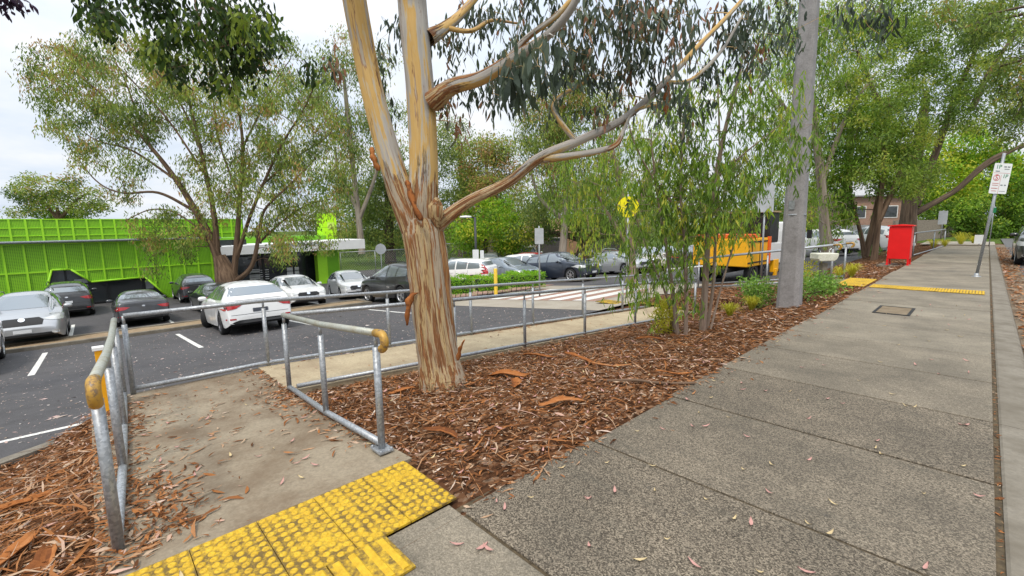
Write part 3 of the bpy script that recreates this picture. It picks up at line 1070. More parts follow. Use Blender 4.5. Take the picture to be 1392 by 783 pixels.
# ------------------------------------------------------------------ power pole
root = empty('power_pole', (-2.58, 10.02, -.03), label='tall grey concrete power pole rising from the bark bed', cat='pole')
b = MB()
def oct_ring(w, d, z, c=.35):
    return [(-w, -d * (1 - c), z), (-w * (1 - c), -d, z), (w * (1 - c), -d, z), (w, -d * (1 - c), z), (w, d * (1 - c), z), (w * (1 - c), d, z), (-w * (1 - c), d, z), (-w, d * (1 - c), z)]
zs = [-.3, 1, 2, 3, 4, 6, 8, 10.5]
V = []
for z in zs:
    k = 1 - z / 10.5 * .38
    V += oct_ring(.178 * k * (1 + .10 * max(0, 1 - z)), .185 * k, z)
b.add(V, [(8 * i + k, 8 * i + (k + 1) % 8, 8 * i + 8 + (k + 1) % 8, 8 * i + 8 + k) for i in range(len(zs) - 1) for k in range(8)])
b.build('shaft', M_POLE, root)
for k, z in enumerate((1.75, 2.6)):
    b = MB(); b.lathe([(.182 - .008 * k, z), (.187 - .008 * k, z + .005), (.187 - .008 * k, z + .03), (.182 - .008 * k, z + .035)], 16); b.build('strap', M_GALV, root)
b = MB(); b.box((-.02, -.185, 1.95), (.10, .006, .16)); b.build('id_plate', M_GALV, root)


# ------------------------------------------------------------------ signs
def pole_obj(root, pts, r, mat=M_GALV, name='pole'):
    return MB().tube(pts, r, 12).build(name, mat, root)


def mat_face(c, right, up, ):
    r = Vector(right).normalized(); u = Vector(up).normalized(); nrm = r.cross(u)
    return Matrix(((r.x, u.x, nrm.x, c[0]), (r.y, u.y, nrm.y, c[1]), (r.z, u.z, nrm.z, c[2]), (0, 0, 0, 1)))


def rounded(w, h, r, n=5):
    out = []
    for cx, cy, a0 in ((w / 2 - r, h / 2 - r, 0), (-w / 2 + r, h / 2 - r, 90), (-w / 2 + r, -h / 2 + r, 180), (w / 2 - r, -h / 2 + r, 270)):
        for k in range(n):
            a = math.radians(a0 + 90 * k / (n - 1))
            out.append((cx + r * math.cos(a), cy + r * math.sin(a)))
    return out


def plate(root, M, w, h, mat, r=.03, th=.004, name='sign_plate', circle=False):
    poly = [(w / 2 * math.cos(a), h / 2 * math.sin(a)) for a in np.linspace(0, 2 * PI, 32, endpoint=False)] if circle else rounded(w, h, r)
    b = MB(); b.prism(poly, 2, -th, 0)
    o = b.build(name, mat, root)
    o.data.transform(M)
    return o


# parking sign on the footpath
root = empty('parking_sign', (-.09, 18.06, 0), label='white parking sign with green and red print on a leaning steel pole', cat='sign')
lean = Vector((.24, .10, 3.34))
pole_obj(root, [(0, 0, 0), tuple(lean)], .034)
MB().lathe([(.10, 0), (.10, .012), (.05, .02), (.05, .09), (.036, .1)], 14).build('base_flange', M_GALV, root)
c = lean * .80
u = lean.normalized()
rt = Vector((.72, .70, 0)); rt = (rt - u * rt.dot(u)).normalized()
nf = rt.cross(u)
cpos = Vector(c) + nf * .052
M = mat_face(cpos, rt, u)
plate(root, M, .46, .80, M_SIGNW, .03)
def sgn(body, x, y, size, mat):
    text_mesh('lettering', body, size, mat, root, M @ Matrix.Translation((x, y, .002)), .0015)
sgn('1P', -.11, .30, .15, M_TXTG)
sgn('S', -.11, .02, .17, M_TXTR); sgn('1P', .11, .06, .14, M_TXTG)
b = MB()
for k in range(24):
    a, a2 = 2 * PI * k / 24, 2 * PI * (k + 1) / 24
    b.add([(-.11 + .085 * math.cos(a), .02 + .085 * math.sin(a), 0), (-.11 + .085 * math.cos(a2), .02 + .085 * math.sin(a2), 0), (-.11 + .072 * math.cos(a2), .02 + .072 * math.sin(a2), 0), (-.11 + .072 * math.cos(a), .02 + .072 * math.sin(a), 0)], [(0, 1, 2, 3)])
for (x, y, w, h, mm) in ((0, .145, .42, .006, 0), (0, -.15, .006, .5, 0), (-.11, -.13, .17, .012, 0), (-.11, -.18, .15, .012, 0), (-.11, -.26, .17, .014, 0), (-.11, -.33, .13, .012, 0)):
    b.add([(x - w / 2, y - h / 2, 0), (x + w / 2, y - h / 2, 0), (x + w / 2, y + h / 2, 0), (x - w / 2, y + h / 2, 0)], [(0, 1, 2, 3)])
o = b.build('printed_lines', M_TXTR, root); o.data.transform(M @ Matrix.Translation((0, 0, .003)))
b = MB()
for (x, y, w, h) in ((.06, .31, .07, .03), (.15, .31, .07, .03), (.11, .25, .13, .02), (-.12, .19, .11, .025), (.06, -.17, .06, .03), (.15, -.17, .05, .03), (.1, -.33, .16, .01)):
    b.add([(x - w / 2, y - h / 2, 0), (x + w / 2, y - h / 2, 0), (x + w / 2, y + h / 2, 0), (x - w / 2, y + h / 2, 0)], [(0, 1, 2, 3)])
o = b.build('small_print', M_TXTK, root); o.data.transform(M @ Matrix.Translation((0, 0, .003)))


def simple_sign(label, px, d, ztop, zlo, zc, w, h, plate_mat, circle=False, name='street_sign', r=.03, face=None, base_z=None, back=True, ox=0.0):
    p = at(px, 330, d)
    bz = lotz(p[0]) if base_z is None else base_z
    root = empty(name, (p[0], p[1], bz), label=label, cat='sign')
    pole_obj(root, [(0, 0, -.05), (0, 0, ztop - bz)], r)
    f = Vector(face if face is not None else (-p[0], -p[1], 0)).normalized()
    rt = Vector((0, 0, 1)).cross(f)
    M = mat_face(Vector((0, 0, zc - bz)) + f * (r + .006) + rt * ox, rt, (0, 0, 1))
    plate(root, M, w, h, plate_mat, circle=circle)
    return root, M


simple_sign('tall pole with a blank grey sign back near the yellow bollard', 733, 16.5, 1.62, 0, 1.25, .32, .58, M_SIGNBACK, r=.03)
simple_sign('white disc sign in front of the chain fence', 517, 27, .75, 0, .42, .62, .62, M_SIGNBACK, True)  # plain round plate in one even finish
simple_sign('small sign post far off between the trunks on the right', 1278, 34, 2.3, 0, 1.75, .5, 1.0, M_SIGNBACK, base_z=-.05)
simple_sign('slim sign pole with small green leafy sign beyond the parking sign', 1345, 26.5, 2.6, 0, 2.1, .22, .3, M_TXTG, base_z=0, r=.025)
simple_sign('low white notice board at the end of the footpath', 1331, 28, .6, 0, .35, .45, .55, M_SIGNW, base_z=-.02)
simple_sign('plain grey sign above the yellow truck, half hidden by leaves', 1037, 15.0, 2.6, 0, 2.42, .5, .95, M_SIGNBACK, base_z=-.6)

# pedestrian crossing sign: yellow disc with walking legs
root, M = simple_sign('round yellow pedestrian crossing sign among the weeping leaves', 853, 13.6, 2.5, 0, 2.13, .62, .62, plain('sign_yellow', (.86, .76, .01), .4, var=.03), True)
b = MB()
def stroke(p, q, w):
    p, q = Vector(p), Vector(q); d = (q - p).normalized(); nn = Vector((-d.y, d.x)) * w / 2
    b.add([(*(p + nn), 0), (*(p - nn), 0), (*(q - nn), 0), (*(q + nn), 0)], [(0, 1, 2, 3)])
for (p, q, w) in (((-.02, .02), (.09, -.20), .055), ((0, .02), (-.10, -.19), .055), ((.09, -.20), (.14, -.20), .04), ((-.10, -.19), (-.05, -.20), .04), ((0, .13), (0, .0), .075), ((.01, .12), (.11, .04), .035), ((-.01, .12), (-.09, .02), .035)):
    stroke(p, q, w)
b.lathe([(.042, 0), (0.0005, 0)], 16, (0, .19, 0), 2)
o = b.build('walking_figure_symbol', M_BLACKM, root); o.data.transform(M @ Matrix.Translation((0, 0, .003)))

# lamp post with notice
p = at(647, 345, 27); bz = lotz(p[0])
root = empty('street_lamp', (p[0], p[1], bz), label='dark lamp post with flat pale lamp head in the car park', cat='street lamp')
pole_obj(root, [(0, 0, 0), (0, 0, 3.95)], .07, plain('lamp_post_dark', (.05, .055, .06), .5))
d = -_r
MB().tube([np.array([0, 0, 3.9]), np.array([0, 0, 3.95]) + d * .35], .04, 8).build('arm', M_BLACKM, root)
b = MB(); b.lathe([(0.001, .0), (.34, .02), (.38, .07), (.30, .13), (0.001, .16)], 18)
o = b.build('lamp_head', M_WHITE, root); o.location = tuple(d * .55 + np.array([0, 0, 3.9])); o.scale = (1, 1, .9)
f = Vector((-p[0], -p[1], 0)).normalized(); rt = Vector((0, 0, 1)).cross(f)
plate(root, mat_face(Vector((0, 0, 1.62)) + f * .08 - rt * .02, rt, (0, 0, 1)), .36, .8, M_SIGNW, name='notice_plate')
plate(root, mat_face(Vector((0, 0, 1.62)) + f * .08 + rt * .36, rt, (0, 0, 1)), .22, .7, M_SIGNW, name='notice_plate')


# yellow bollards
def bollard(label, loc, h, r, group=None):
    root = empty('bollard', loc, label=label, cat='bollard')
    MB().lathe([(r, -.1), (r, h - .02), (r * .85, h), (0.0005, h + .012)], 16).build('post', M_YELLOW, root)
    MB().lathe([(r * 1.8, 0), (r * 1.8, .02), (r * 1.02, .03)], 12).build('base_ring', M_YELLOW, root)
    return root
q = at(674, 392, 18.2)
bollard('yellow bollard in front of the clipped hedge', (q[0], q[1], lotz(q[0]) + .03), 1.1, .075)
root = empty('guide_post', (-6.10, .0, -.44), label='orange yellow steel guide post behind the left railing', cat='post')
b = MB(); b.box((0, 0, .42), (.085, .06, .92)); b.build('shaft', plain('orange_yellow_paint', (.80, .37, .008), .5, var=.12, scale=10), root, bevel=.008)
MB().box((0, 0, .895), (.11, .09, .03)).build('cap', M_WHITE, root)

# red post storage box
root = empty('red_storage_box', (-2.13, 21.55, 0), label='bright red street posting box on four short legs', cat='post box')
b = MB(); b.box((0, 0, .80), (.62, .68, 1.16)); b.build('cabinet', M_RED, root, bevel=.012)
b = MB(); b.prism([(-.36, 1.385), (.36, 1.385), (.36, 1.42), (0, 1.46), (-.36, 1.42)], 1, -.38, .38); b.build('lid', M_RED, root, bevel=.006)
for sx in (-1, 1):
    for sy in (-1, 1):
        b = MB(); b.box((sx * .285, sy * .31, .09), (.055, .055, .26)); b.box((sx * .285, sy * .31, .005), (.09, .09, .02)); b.build('leg', M_RED, root)
b = MB(); b.box((.3145, 0, .80), (.006, .58, 1.04)); b.build('door', M_REDFADE, root, bevel=.002)
b = MB(); b.box((.322, .22, .85), (.02, .03, .14)); b.build('handle', M_CHROME, root)
b = MB()
for k in range(6): b.box((-.318, 0, .35 + k * .17), (.012, .6, .05))
b.build('side_label', M_SIGNW, root)
MB().box((-2.13, 21.55, -.03), (1.1, 1.1, .05)).build('post_box_slab', M_KERB)['kind'] = 'structure'

# drinking fountain
root = empty('drinking_fountain', (-2.72, 13.25, -.02), label='pale concrete drinking fountain with a scooped trough head', cat='drinking fountain')
b = MB()
pr = [(-.25, .97), (.25, .97), (.25, .91), (.21, .82), (.15, .78), (-.21, .78), (-.25, .84)]
b.prism([(x, z - .12) for x, z in pr], 1, -.17, .17)
o = b.build('trough', concrete('fountain_concrete', (.66, .65, .55), (.36, .37, .22), .5, 6, .2), root, bevel=.02); o.rotation_euler = (0, 0, YAW)
b = MB(); b.box((0, 0, .25), (.13, .13, .72)); o = b.build('pedestal', M_KERB, root, bevel=.01); o.rotation_euler = (0, 0, YAW)
MB().tube([(.1, 0, .86), (.1, 0, .93), (.14, 0, .96)], .012, 8).build('bubbler', M_CHROME, root)
# ------------------------------------------------------------------ cars
# side profile (x forward, z up) of the centre line; belt line; cabin
CARTYPES = {
    'hatch': dict(W=1.79, H=1.46, wb=2.68, rw=.32, top=[(-2.16, .50), (-2.14, .80), (-2.06, .98), (-1.62, 1.36), (-1.2, 1.43), (-.3, 1.46), (.25, 1.40), (1.12, .98), (1.75, .88), (2.08, .74), (2.2, .55)], belt=.93, cab=(-2.02, -1.45, .2, 1.08), wx=(-1.28, 1.40)),
    'sedan': dict(W=1.83, H=1.45, wb=2.76, rw=.325, top=[(-2.36, .52), (-2.34, .90), (-2.26, 1.06), (-1.75, 1.09), (-1.05, 1.37), (-.3, 1.45), (.25, 1.41), (1.15, .99), (1.85, .87), (2.22, .72), (2.34, .52)], belt=.95, cab=(-1.75, -.98, .2, 1.12), wx=(-1.34, 1.42)),
    'wagon': dict(W=1.83, H=1.58, wb=2.74, rw=.335, top=[(-2.38, .52), (-2.36, .85), (-2.28, 1.05), (-1.98, 1.42), (-1.6, 1.53), (-.3, 1.58), (.3, 1.52), (1.18, 1.06), (1.85, .95), (2.22, .80), (2.36, .56)], belt=1.0, cab=(-2.2, -1.85, .25, 1.14), wx=(-1.36, 1.38)),
    'suv': dict(W=1.88, H=1.67, wb=2.72, rw=.365, top=[(-2.3, .55), (-2.28, .95), (-2.2, 1.12), (-1.85, 1.50), (-1.5, 1.60), (-.3, 1.67), (.25, 1.61), (1.1, 1.14), (1.75, 1.03), (2.18, .88), (2.3, .58)], belt=1.06, cab=(-2.15, -1.75, .2, 1.05), wx=(-1.34, 1.40)),
    'van': dict(W=1.85, H=1.95, wb=2.9, rw=.34, top=[(-2.4, .52), (-2.39, 1.0), (-2.36, 1.25), (-2.25, 1.85), (-2.0, 1.92), (-.3, 1.95), (1.2, 1.88), (1.95, 1.15), (2.15, 1.02), (2.32, .85), (2.4, .55)], belt=1.12, cab=(-2.35, -2.2, 1.15, 1.9), wx=(-1.4, 1.55)),
}
PAINT = {}


def car_body(T, name='body'):
    W, H, rw = T['W'], T['H'], T['rw']
    tx = [p[0] for p in T['top']]; tz = [p[1] for p in T['top']]
    x0, x1 = tx[0], tx[-1]
    ra = rw + .055
    xs = set(tx)
    for wx in T['wx']:
        for d in (-1.12, -1.0, -.92, -.7, -.36, 0, .36, .7, .92, 1.0, 1.12):
            xs.add(round(wx + d * ra, 3))
    xs |= {x0 + .06, x1 - .06, x1 - .3, x0 + .25, -.75, .62, 0.0}
    xs = sorted(xs)
    # drop stations that crowd each other
    keep = [xs[0]]
    for x in xs[1:]:
        if x - keep[-1] > .028: keep.append(x)
    keep[-1] = x1
    clear = .21 if H < 1.6 else .25

    def bottom(x):
        z = clear
        for wx in T['wx']:
            d = abs(x - wx)
            if d < ra * 1.005:
                z = max(z, rw + math.sqrt(max(0, ra * ra - d * d)) * .98)
        e = min(x - x0, x1 - x)
        if e < .3: z = max(z, clear + .12 * (1 - e / .3))
        return z

    rows = []
    for x in keep:
        zt = float(np.interp(x, tx, tz))
        e1, e0 = (x1 - x), (x - x0)
        k = 1.0
        if e1 < .75: k *= 1 - .20 * (1 - e1 / .75) ** 2.2
        if e0 < .6: k *= 1 - .13 * (1 - e0 / .6) ** 2.2
        w = W / 2 * k
        c = min(max((zt - T['belt'] - .06) / (H - T['belt'] - .1), 0), 1)
        belt = T['belt'] if c > 0.02 else zt - .05
        belt = min(belt, zt - .045)
        belt = belt + .05 * max(0, min(1, (-x) / 2.0)) * (1 if c > .02 else 0)
        belt = min(belt, zt - .045)
        zb = bottom(x)
        zs = max(min(belt - .13, .80), zb + .05)
        zm = zb + .42 * (zs - zb)
        wt = w * (.86 * (1 - c) + .70 * c)
        rows.append([(w * .955, zb), (w, zm), (w * .992, zs), (w * .95, belt), (wt, zt - .012 - .05 * c), (wt * .55, zt + .004), (0, zt + .012)])
    n = 13
    V, F = [], []
    for x, r in zip(keep, rows):
        full = [(x, -y, z) for y, z in r] + [(x, y, z) for y, z in r[-2::-1]]
        V += full
    for i in range(len(keep) - 1):
        for k in range(n - 1):
            F.append((i * n + k, i * n + k + 1, (i + 1) * n + k + 1, (i + 1) * n + k))
    for base, s in ((0, 1), ((len(keep) - 1) * n, -1)):
        for k in range(6):
            a, b_, c_, d_ = base + k, base + k + 1, base + 11 - k, base + 12 - k
            q = (a, b_, c_, d_) if k < 5 else (a, b_, d_)
            F.append(q if s > 0 else q[::-1])
    me = bpy.data.meshes.new(name)
    me.from_pydata(V, [], F)
    o = bpy.data.objects.new(name, me); COL.objects.link(o)
    sub = o.modifiers.new('s', 'SUBSURF'); sub.levels = 2; sub.render_levels = 2
    dg = bpy.context.evaluated_depsgraph_get()
    m2 = bpy.data.meshes.new_from_object(o.evaluated_get(dg))
    COL.objects.unlink(o); bpy.data.objects.remove(o)
    bm = bmesh.new(); bm.from_mesh(m2)
    bmesh.ops.recalc_face_normals(bm, faces=bm.faces)
    bm.to_mesh(m2)
    bvh = BVHTree.FromBMesh(bm)
    bm.free()
    m2.polygons.foreach_set('use_smooth', [True] * len(m2.polygons))
    m2.name = name
    return m2, bvh


def patch(bvh, polys, view, off=.006, step=.07, both=False):
    """outlines projected on to the body from one side; view: 'L','R','F','B','T'"""
    bm = bmesh.new()
    for poly in polys:
        def to3(a, b_):
            return {'L': (a, 5, b_), 'R': (a, -5, b_), 'F': (5, a, b_), 'B': (-5, a, b_), 'T': (a, b_, 5)}[view]
        vs_ = [bm.verts.new(to3(*p)) for p in poly]
        bm.faces.new(vs_)
    ax = {'L': (0, 2), 'R': (0, 2), 'F': (1, 2), 'B': (1, 2), 'T': (0, 1)}[view]
    for a in ax:
        lo = min(v.co[a] for v in bm.verts); hi = max(v.co[a] for v in bm.verts)
        nrm = [0, 0, 0]; nrm[a] = 1
        k = max(1, int((hi - lo) / step))
        for i in range(1, k + 1):
            co_ = [0, 0, 0]; co_[a] = lo + (hi - lo) * i / (k + 1)
            bmesh.ops.bisect_plane(bm, geom=bm.verts[:] + bm.edges[:] + bm.faces[:], plane_co=co_, plane_no=nrm)
    dirv = {'L': (0, -1, 0), 'R': (0, 1, 0), 'F': (-1, 0, 0), 'B': (1, 0, 0), 'T': (0, 0, -1)}[view]
    for v in bm.verts:
        hit, nr, idx, dist = bvh.ray_cast(v.co, Vector(dirv), 10)
        if hit is None:
            tgt = v.co.copy()
            for i in range(3):
                if abs(tgt[i]) >= 4.9: tgt[i] = 0
            k = {'L': (None, .9, None), 'R': (None, -.9, None), 'F': (2.2, None, None), 'B': (-2.2, None, None), 'T': (None, None, 1.2)}[view]
            for i in range(3):
                if k[i] is not None: tgt[i] = k[i]
            hit, nr, idx, dist = bvh.find_nearest(tgt)
        if nr.dot(Vector(dirv)) > 0: nr = -nr
        v.co = hit + nr * off
    bmesh.ops.recalc_face_normals(bm, faces=bm.faces)
    me = bpy.data.meshes.new('patch')
    bm.to_mesh(me); bm.free()
    me.polygons.foreach_set('use_smooth', [True] * len(me.polygons))
    return me


def part(me, name, mat, root):
    me.name = name
    me.materials.clear(); me.materials.append(mat)
    return link(bpy.data.objects.new(name, me), root)


def ellipse(cx, cz, rx, rz, n=14):
    return [(cx + rx * math.cos(a), cz + rz * math.sin(a)) for a in np.linspace(0, 2 * PI, n, endpoint=False)]


_wheels = {}
def wheel_meshes(r, dark, nsp):
    key = (r, dark, nsp)
    if key in _wheels: return _wheels[key]
    w = .21
    b = MB(); b.lathe([(r * .66, -w * .42), (r * .70, -w / 2), (r * .93, -w / 2), (r * .99, -w * .36), (r, -w * .12), (r, w * .12), (r * .99, w * .36), (r * .93, w / 2), (r * .70, w / 2), (r * .66, w * .42)], 28, axis=1)
    b.lathe([(r * .67, -w * .3), (0.001, -w * .3)], 28, axis=1)
    t = b.build('tyre', M_TYRE); COL.objects.unlink(t)
    b = MB()
    b.lathe([(r * .70, w * .44), (r * .685, w * .5), (r * .64, w * .50), (r * .61, w * .40), (r * .60, w * .1)], 28, axis=1)
    b.lathe([(.0005, w * .42), (r * .12, w * .42), (r * .16, w * .36), (r * .16, w * .1)], 14, axis=1)
    for k in range(nsp):
        a = 2 * PI * k / nsp
        for da in (-.10, .10) if nsp <= 5 else (0,):
            A, B_ = a + da * .6, a + da
            p0 = Vector((math.cos(A) * r * .10, 0, math.sin(A) * r * .10)); p1 = Vector((math.cos(B_) * r * .64, 0, math.sin(B_) * r * .64))
            d = (p1 - p0).normalized(); s = Vector((-d.z, 0, d.x)) * (r * .048)
            y0, y1 = w * .30, w * .44
            b.add([tuple(p0 + s + Vector((0, y0, 0))), tuple(p0 - s + Vector((0, y0, 0))), tuple(p1 - s + Vector((0, y0, 0))), tuple(p1 + s + Vector((0, y0, 0))),
                   tuple(p0 + s + Vector((0, y1, 0))), tuple(p0 - s + Vector((0, y1, 0))), tuple(p1 - s + Vector((0, y1, 0))), tuple(p1 + s + Vector((0, y1, 0)))],
                  [(4, 5, 6, 7), (0, 1, 5, 4), (1, 2, 6, 5), (2, 3, 7, 6), (3, 0, 4, 7)])
    m = b.build('rim', M_RIMDK if dark else M_RIM); COL.objects.unlink(m)
    b = MB(); b.lathe([(r * .60, w * .05), (.0005, w * .05)], 20, axis=1)
    d_ = b.build('brake_disc', M_TRIM); COL.objects.unlink(d_)
    _wheels[key] = (t.data, m.data, d_.data)
    return _wheels[key]


_body = {}
def car(label, kind, paint, pos, heading, cat='car', group=None, scale=1.0, detail=2, darkrim=False, nsp=5, steer=0.0, slope=0.0, platem=None, name='parked_car', cladding=False, rails=False, lamp='wide', wheels=True):
    """heading: direction (radians, from +X) the bonnet points to; slope: pitch so the car sits on the fall"""
    T = CARTYPES[kind]
    if kind not in _body: _body[kind] = car_body(T)
    m2, bvh = _body[kind]
    root = empty(name, pos, 0, label, cat, group, scale)
    root.rotation_euler = (Matrix.Rotation(heading, 3, 'Z') @ Matrix.Rotation(slope, 3, 'Y')).to_euler()
    pm = paint
    bd = m2.copy(); part(bd, 'body', pm, root)
    W, H, belt, rw = T['W'], T['H'], T['belt'], T['rw']
    tx = [p[0] for p in T['top']]; tz = [p[1] for p in T['top']]
    top = lambda x: float(np.interp(x, tx, tz))
    ca, cb, cc, cd = T['cab']
    # underbody fills the arches
    b = MB(); b.box(((tx[0] + tx[-1]) / 2, 0, .46), (tx[-1] - tx[0] - .5, W * .80, .42)); b.build('underbody', M_TRIM, root)
    # windows
    zb_, zt_ = belt + .045, H - .115
    def winx(z, front):
        if front: return float(np.interp(z, [belt, H - .06], [cd - .12, cc - .02]))
        return float(np.interp(z, [belt, H - .1], [ca + .12, cb + .02]))
    zr = min(zt_, top(cb) - .07)
    mid = -.28 if kind != 'van' else .1
    segs = [[(winx(zb_, True) - .08, zb_), (winx(zt_ - .01, True) - .14, zt_ - .01), (mid + .04, zt_), (mid + .04, zb_)],
            [(mid - .04, zb_), (mid - .04, zt_), (max(winx(zr, False) + .35, -1.0), min(zt_, zr + .02)), (-.98, zb_)],
            [(-1.04, zb_), (max(winx(zr, False) + .3, -1.06) - .0, min(zt_, zr)), (winx(zr - .06, False) + .12, zr - .06), (winx(zb_ + .04, False) + .16, zb_ + .06), (winx(zb_, False) + .25, zb_ + .01)]]
    if kind == 'sedan': segs = segs[:2] + [[(-1.04, zb_), (-1.04, min(zt_, top(-1.04) - .1)), (winx(zb_ + .05, False) + .1, zb_ + .04), (winx(zb_, False) + .1, zb_)]]
    for sd in 'LR':
        for q in segs:
            part(patch(bvh, [q], sd, .006, .09), 'side_window', M_CARGLASS, root)
    ws_t, ws_b = top(cc) - .05, top(cd) + .0
    yb, yt = W * .43, W * .345
    part(patch(bvh, [[(-yb, ws_b), (yb, ws_b), (yt, ws_t), (-yt, ws_t)]], 'F', .006, .09), 'windscreen', M_CARGLASS, root)
    rb, rt_ = top(ca) + .06, top(cb) - .085
    yb, yt = W * .40, W * .335
    part(patch(bvh, [[(-yb, rb), (yb, rb), (yt, rt_), (-yt, rt_)]], 'B', .006, .09), 'rear_window', M_CARGLASS, root)
    # lamps
    zt = .78 if H < 1.55 else .92
    if kind == 'van': zt = 1.0
    fz = .66 if H < 1.55 else .80
    for s in (-1, 1):
        if lamp == 'tall':
            q = [(s * W * .485, zt - .12), (s * W * .40, zt - .12), (s * W * .40, zt + .10), (s * W * .38, zt + .5), (s * W * .43, zt + .5), (s * W * .5, zt + .1)]
        else:
            q = [(s * W * .498, zt - .02), (s * W * .47, zt - .08), (s * W * .33, zt - .04), (s * W * .24, zt + .05), (s * W * .34, zt + .08), (s * W * .49, zt + .085)]
        part(patch(bvh, [q], 'B', .012, .06), 'tail_light', M_REDLAMP, root)
        q = [(s * W * .495, fz + .02), (s * W * .47, fz - .07), (s * W * .33, fz - .06), (s * W * .24, fz - .01), (s * W * .34, fz + .05), (s * W * .47, fz + .10)]
        part(patch(bvh, [q], 'F', .012, .06), 'headlight', M_CLEARLAMP, root)
    # grille, plates, bumpers
    part(patch(bvh, [[(-.42, fz - .16), (.42, fz - .16), (.46, fz - .02), (.36, fz + .05), (-.36, fz + .05), (-.46, fz - .02)]], 'F', .008, .1), 'grille', M_TRIM, root)
    part(patch(bvh, [[(-.62, .27), (.62, .27), (.66, .40), (-.66, .40)]], 'F', .008, .1), 'lower_grille', M_TRIM, root)
    part(patch(bvh, [[(-.19, .43), (.19, .43), (.19, .53), (-.19, .53)]], 'F', .02, .2), 'number_plate', platem or M_PLATE, root)
    pz = .60 if kind in ('sedan',) else zt - .12
    if kind == 'suv': pz = zt - .16
    part(patch(bvh, [[(-.19, pz - .05), (.19, pz - .05), (.19, pz + .05), (-.19, pz + .05)]], 'B', .014, .2), 'number_plate', platem or M_PLATE, root)
    part(patch(bvh, [[(-W * .42, .24), (W * .42, .24), (W * .40, .37), (W * .3, .42), (-W * .3, .42), (-W * .40, .37)]], 'B', .008, .1), 'rear_diffuser', M_TRIM, root)
    if detail > 1:
        part(patch(bvh, [ellipse(0, zt + .07, .055, .032)], 'B', .012, .2), 'badge', M_CHROME, root)
        part(patch(bvh, [ellipse(0, fz + .0, .075, .05)], 'F', .02, .2), 'badge', M_CHROME, root)
        for s in (-1, 1):
            part(patch(bvh, [[(s * W * .46, .44), (s * W * .34, .44), (s * W * .34, .475), (s * W * .46, .48)]], 'B', .01, .1), 'reflector', M_REDLAMP, root)
            part(patch(bvh, [ellipse(s * W * .37, .40, .085, .05)], 'F', .012, .1), 'fog_light', M_CLEARLAMP, root)
        seam = .012
        for sd in 'LR':
            qs = []
            for x in (mid, .92 if kind != 'van' else 1.25, -1.06):
                qs.append([(x - seam / 2, .34 if abs(x - T['wx'][0]) > .42 else rw + .40), (x + seam / 2, .34 if abs(x - T['wx'][0]) > .42 else rw + .40), (x + seam / 2, belt - .02), (x - seam / 2, belt - .02)])
            part(patch(bvh, qs, sd, .003, .12), 'door_seam', M_TRIM, root)
            for x in (mid - .62, mid + .14):
                part(patch(bvh, [[(x, belt - .15), (x + .2, belt - .15), (x + .2, belt - .115), (x, belt - .115)]], sd, .025, .2), 'door_handle', pm, root)
        y = W * .38
        part(patch(bvh, [[(-W * .40, zt - .22), (W * .40, zt - .22), (W * .40, zt - .21), (-W * .40, zt - .21)], [(-W * .33, zt + .17), (W * .33, zt + .17), (W * .33, zt + .178), (-W * .33, zt + .178)]], 'B', .004, .1), 'tailgate_seam', M_TRIM, root)
    if cladding:
        for sd in 'LR':
            lo, hi = T['wx'][0] + rw + .08, T['wx'][1] - rw - .08
            part(patch(bvh, [[(lo, .27), (hi, .27), (hi, .40), (lo, .40)]], sd, .008, .12), 'sill_cladding', M_TRIM, root)
        part(patch(bvh, [[(-W * .46, .26), (W * .46, .26), (W * .46, .48), (-W * .46, .48)]], 'B', .009, .1), 'rear_bumper_trim', M_TRIM, root)
    if rails:
        for s in (-1, 1):
            pts = [(x, s * W * .325, top(x) + .03 + (.03 if i not in (0, 6) else -.02)) for i, x in enumerate(np.linspace(cb + .15, cc - .1, 7))]
            MB().tube(pts, .016, 8).build('roof_rail', M_CHROME if rails == 'chrome' else M_TRIM, root)
    # mirrors
    for s in (-1, 1):
        b = MB()
        b.lathe([(.001, -.11), (.06, -.10), (.085, -.04), (.085, .05), (.06, .10), (.001, .11)], 10, (0, 0, 0), 1)
        mo = b.build('mirror', pm, root)
        mo.location = (cd - .42, s * (W / 2 + .06), belt + .05); mo.scale = (.7, 1, .85)
    if wheels:
        t_, r_, dsk = wheel_meshes(rw, darkrim, nsp)
        for ix, wx in enumerate(T['wx']):
            for s in (-1, 1):
                tw = link(bpy.data.objects.new('wheel', t_), root)
                tw.location = (wx, s * (W / 2 - .125), rw)
                tw.rotation_euler = (0, 0, (0 if s > 0 else PI) + (steer if ix == 1 else 0))
                link(bpy.data.objects.new('rim', r_), tw)
                link(bpy.data.objects.new('brake_disc', dsk), tw)
    return root


P_WHITE = carpaint('white_car_paint', (.78, .78, .77))
P_SILVER = carpaint('silver_car_paint', (.42, .43, .44), .5, .35)
P_BLACK = carpaint('black_car_paint', (.016, .017, .019))
P_CHAR = carpaint('charcoal_car_paint', (.05, .052, .058), .3)
P_NAVY = carpaint('navy_car_paint', (.022, .032, .055), .3)
P_GOLD = carpaint('champagne_car_paint', (.46, .41, .33), .45, .35)
P_GREEN = carpaint('dark_green_car_paint', (.02, .032, .026), .2)
P_RED = carpaint('red_car_paint', (.38, .02, .03))
P_GREYB = carpaint('blue_grey_car_paint', (.20, .24, .28), .4)
P_MAROON = carpaint('maroon_car_paint', (.08, .015, .025))
P_LGREY = carpaint('light_grey_car_paint', (.36, .37, .38), .3)
AWAY, FACE = PI, 0.0


def lot_car(x, y, heading, **kw):
    s = -math.atan(lot_slope(x)) * math.cos(heading)
    return dict(pos=(x, y, lotz(x)), heading=heading, slope=s)


G = 'cars parked in the car park'
def put(label, kind, paint, x, y, heading, **kw):
    q = lot_car(x, y, heading)
    return car(label, kind, paint, q['pos'], heading, group=G, slope=q['slope'], **kw)


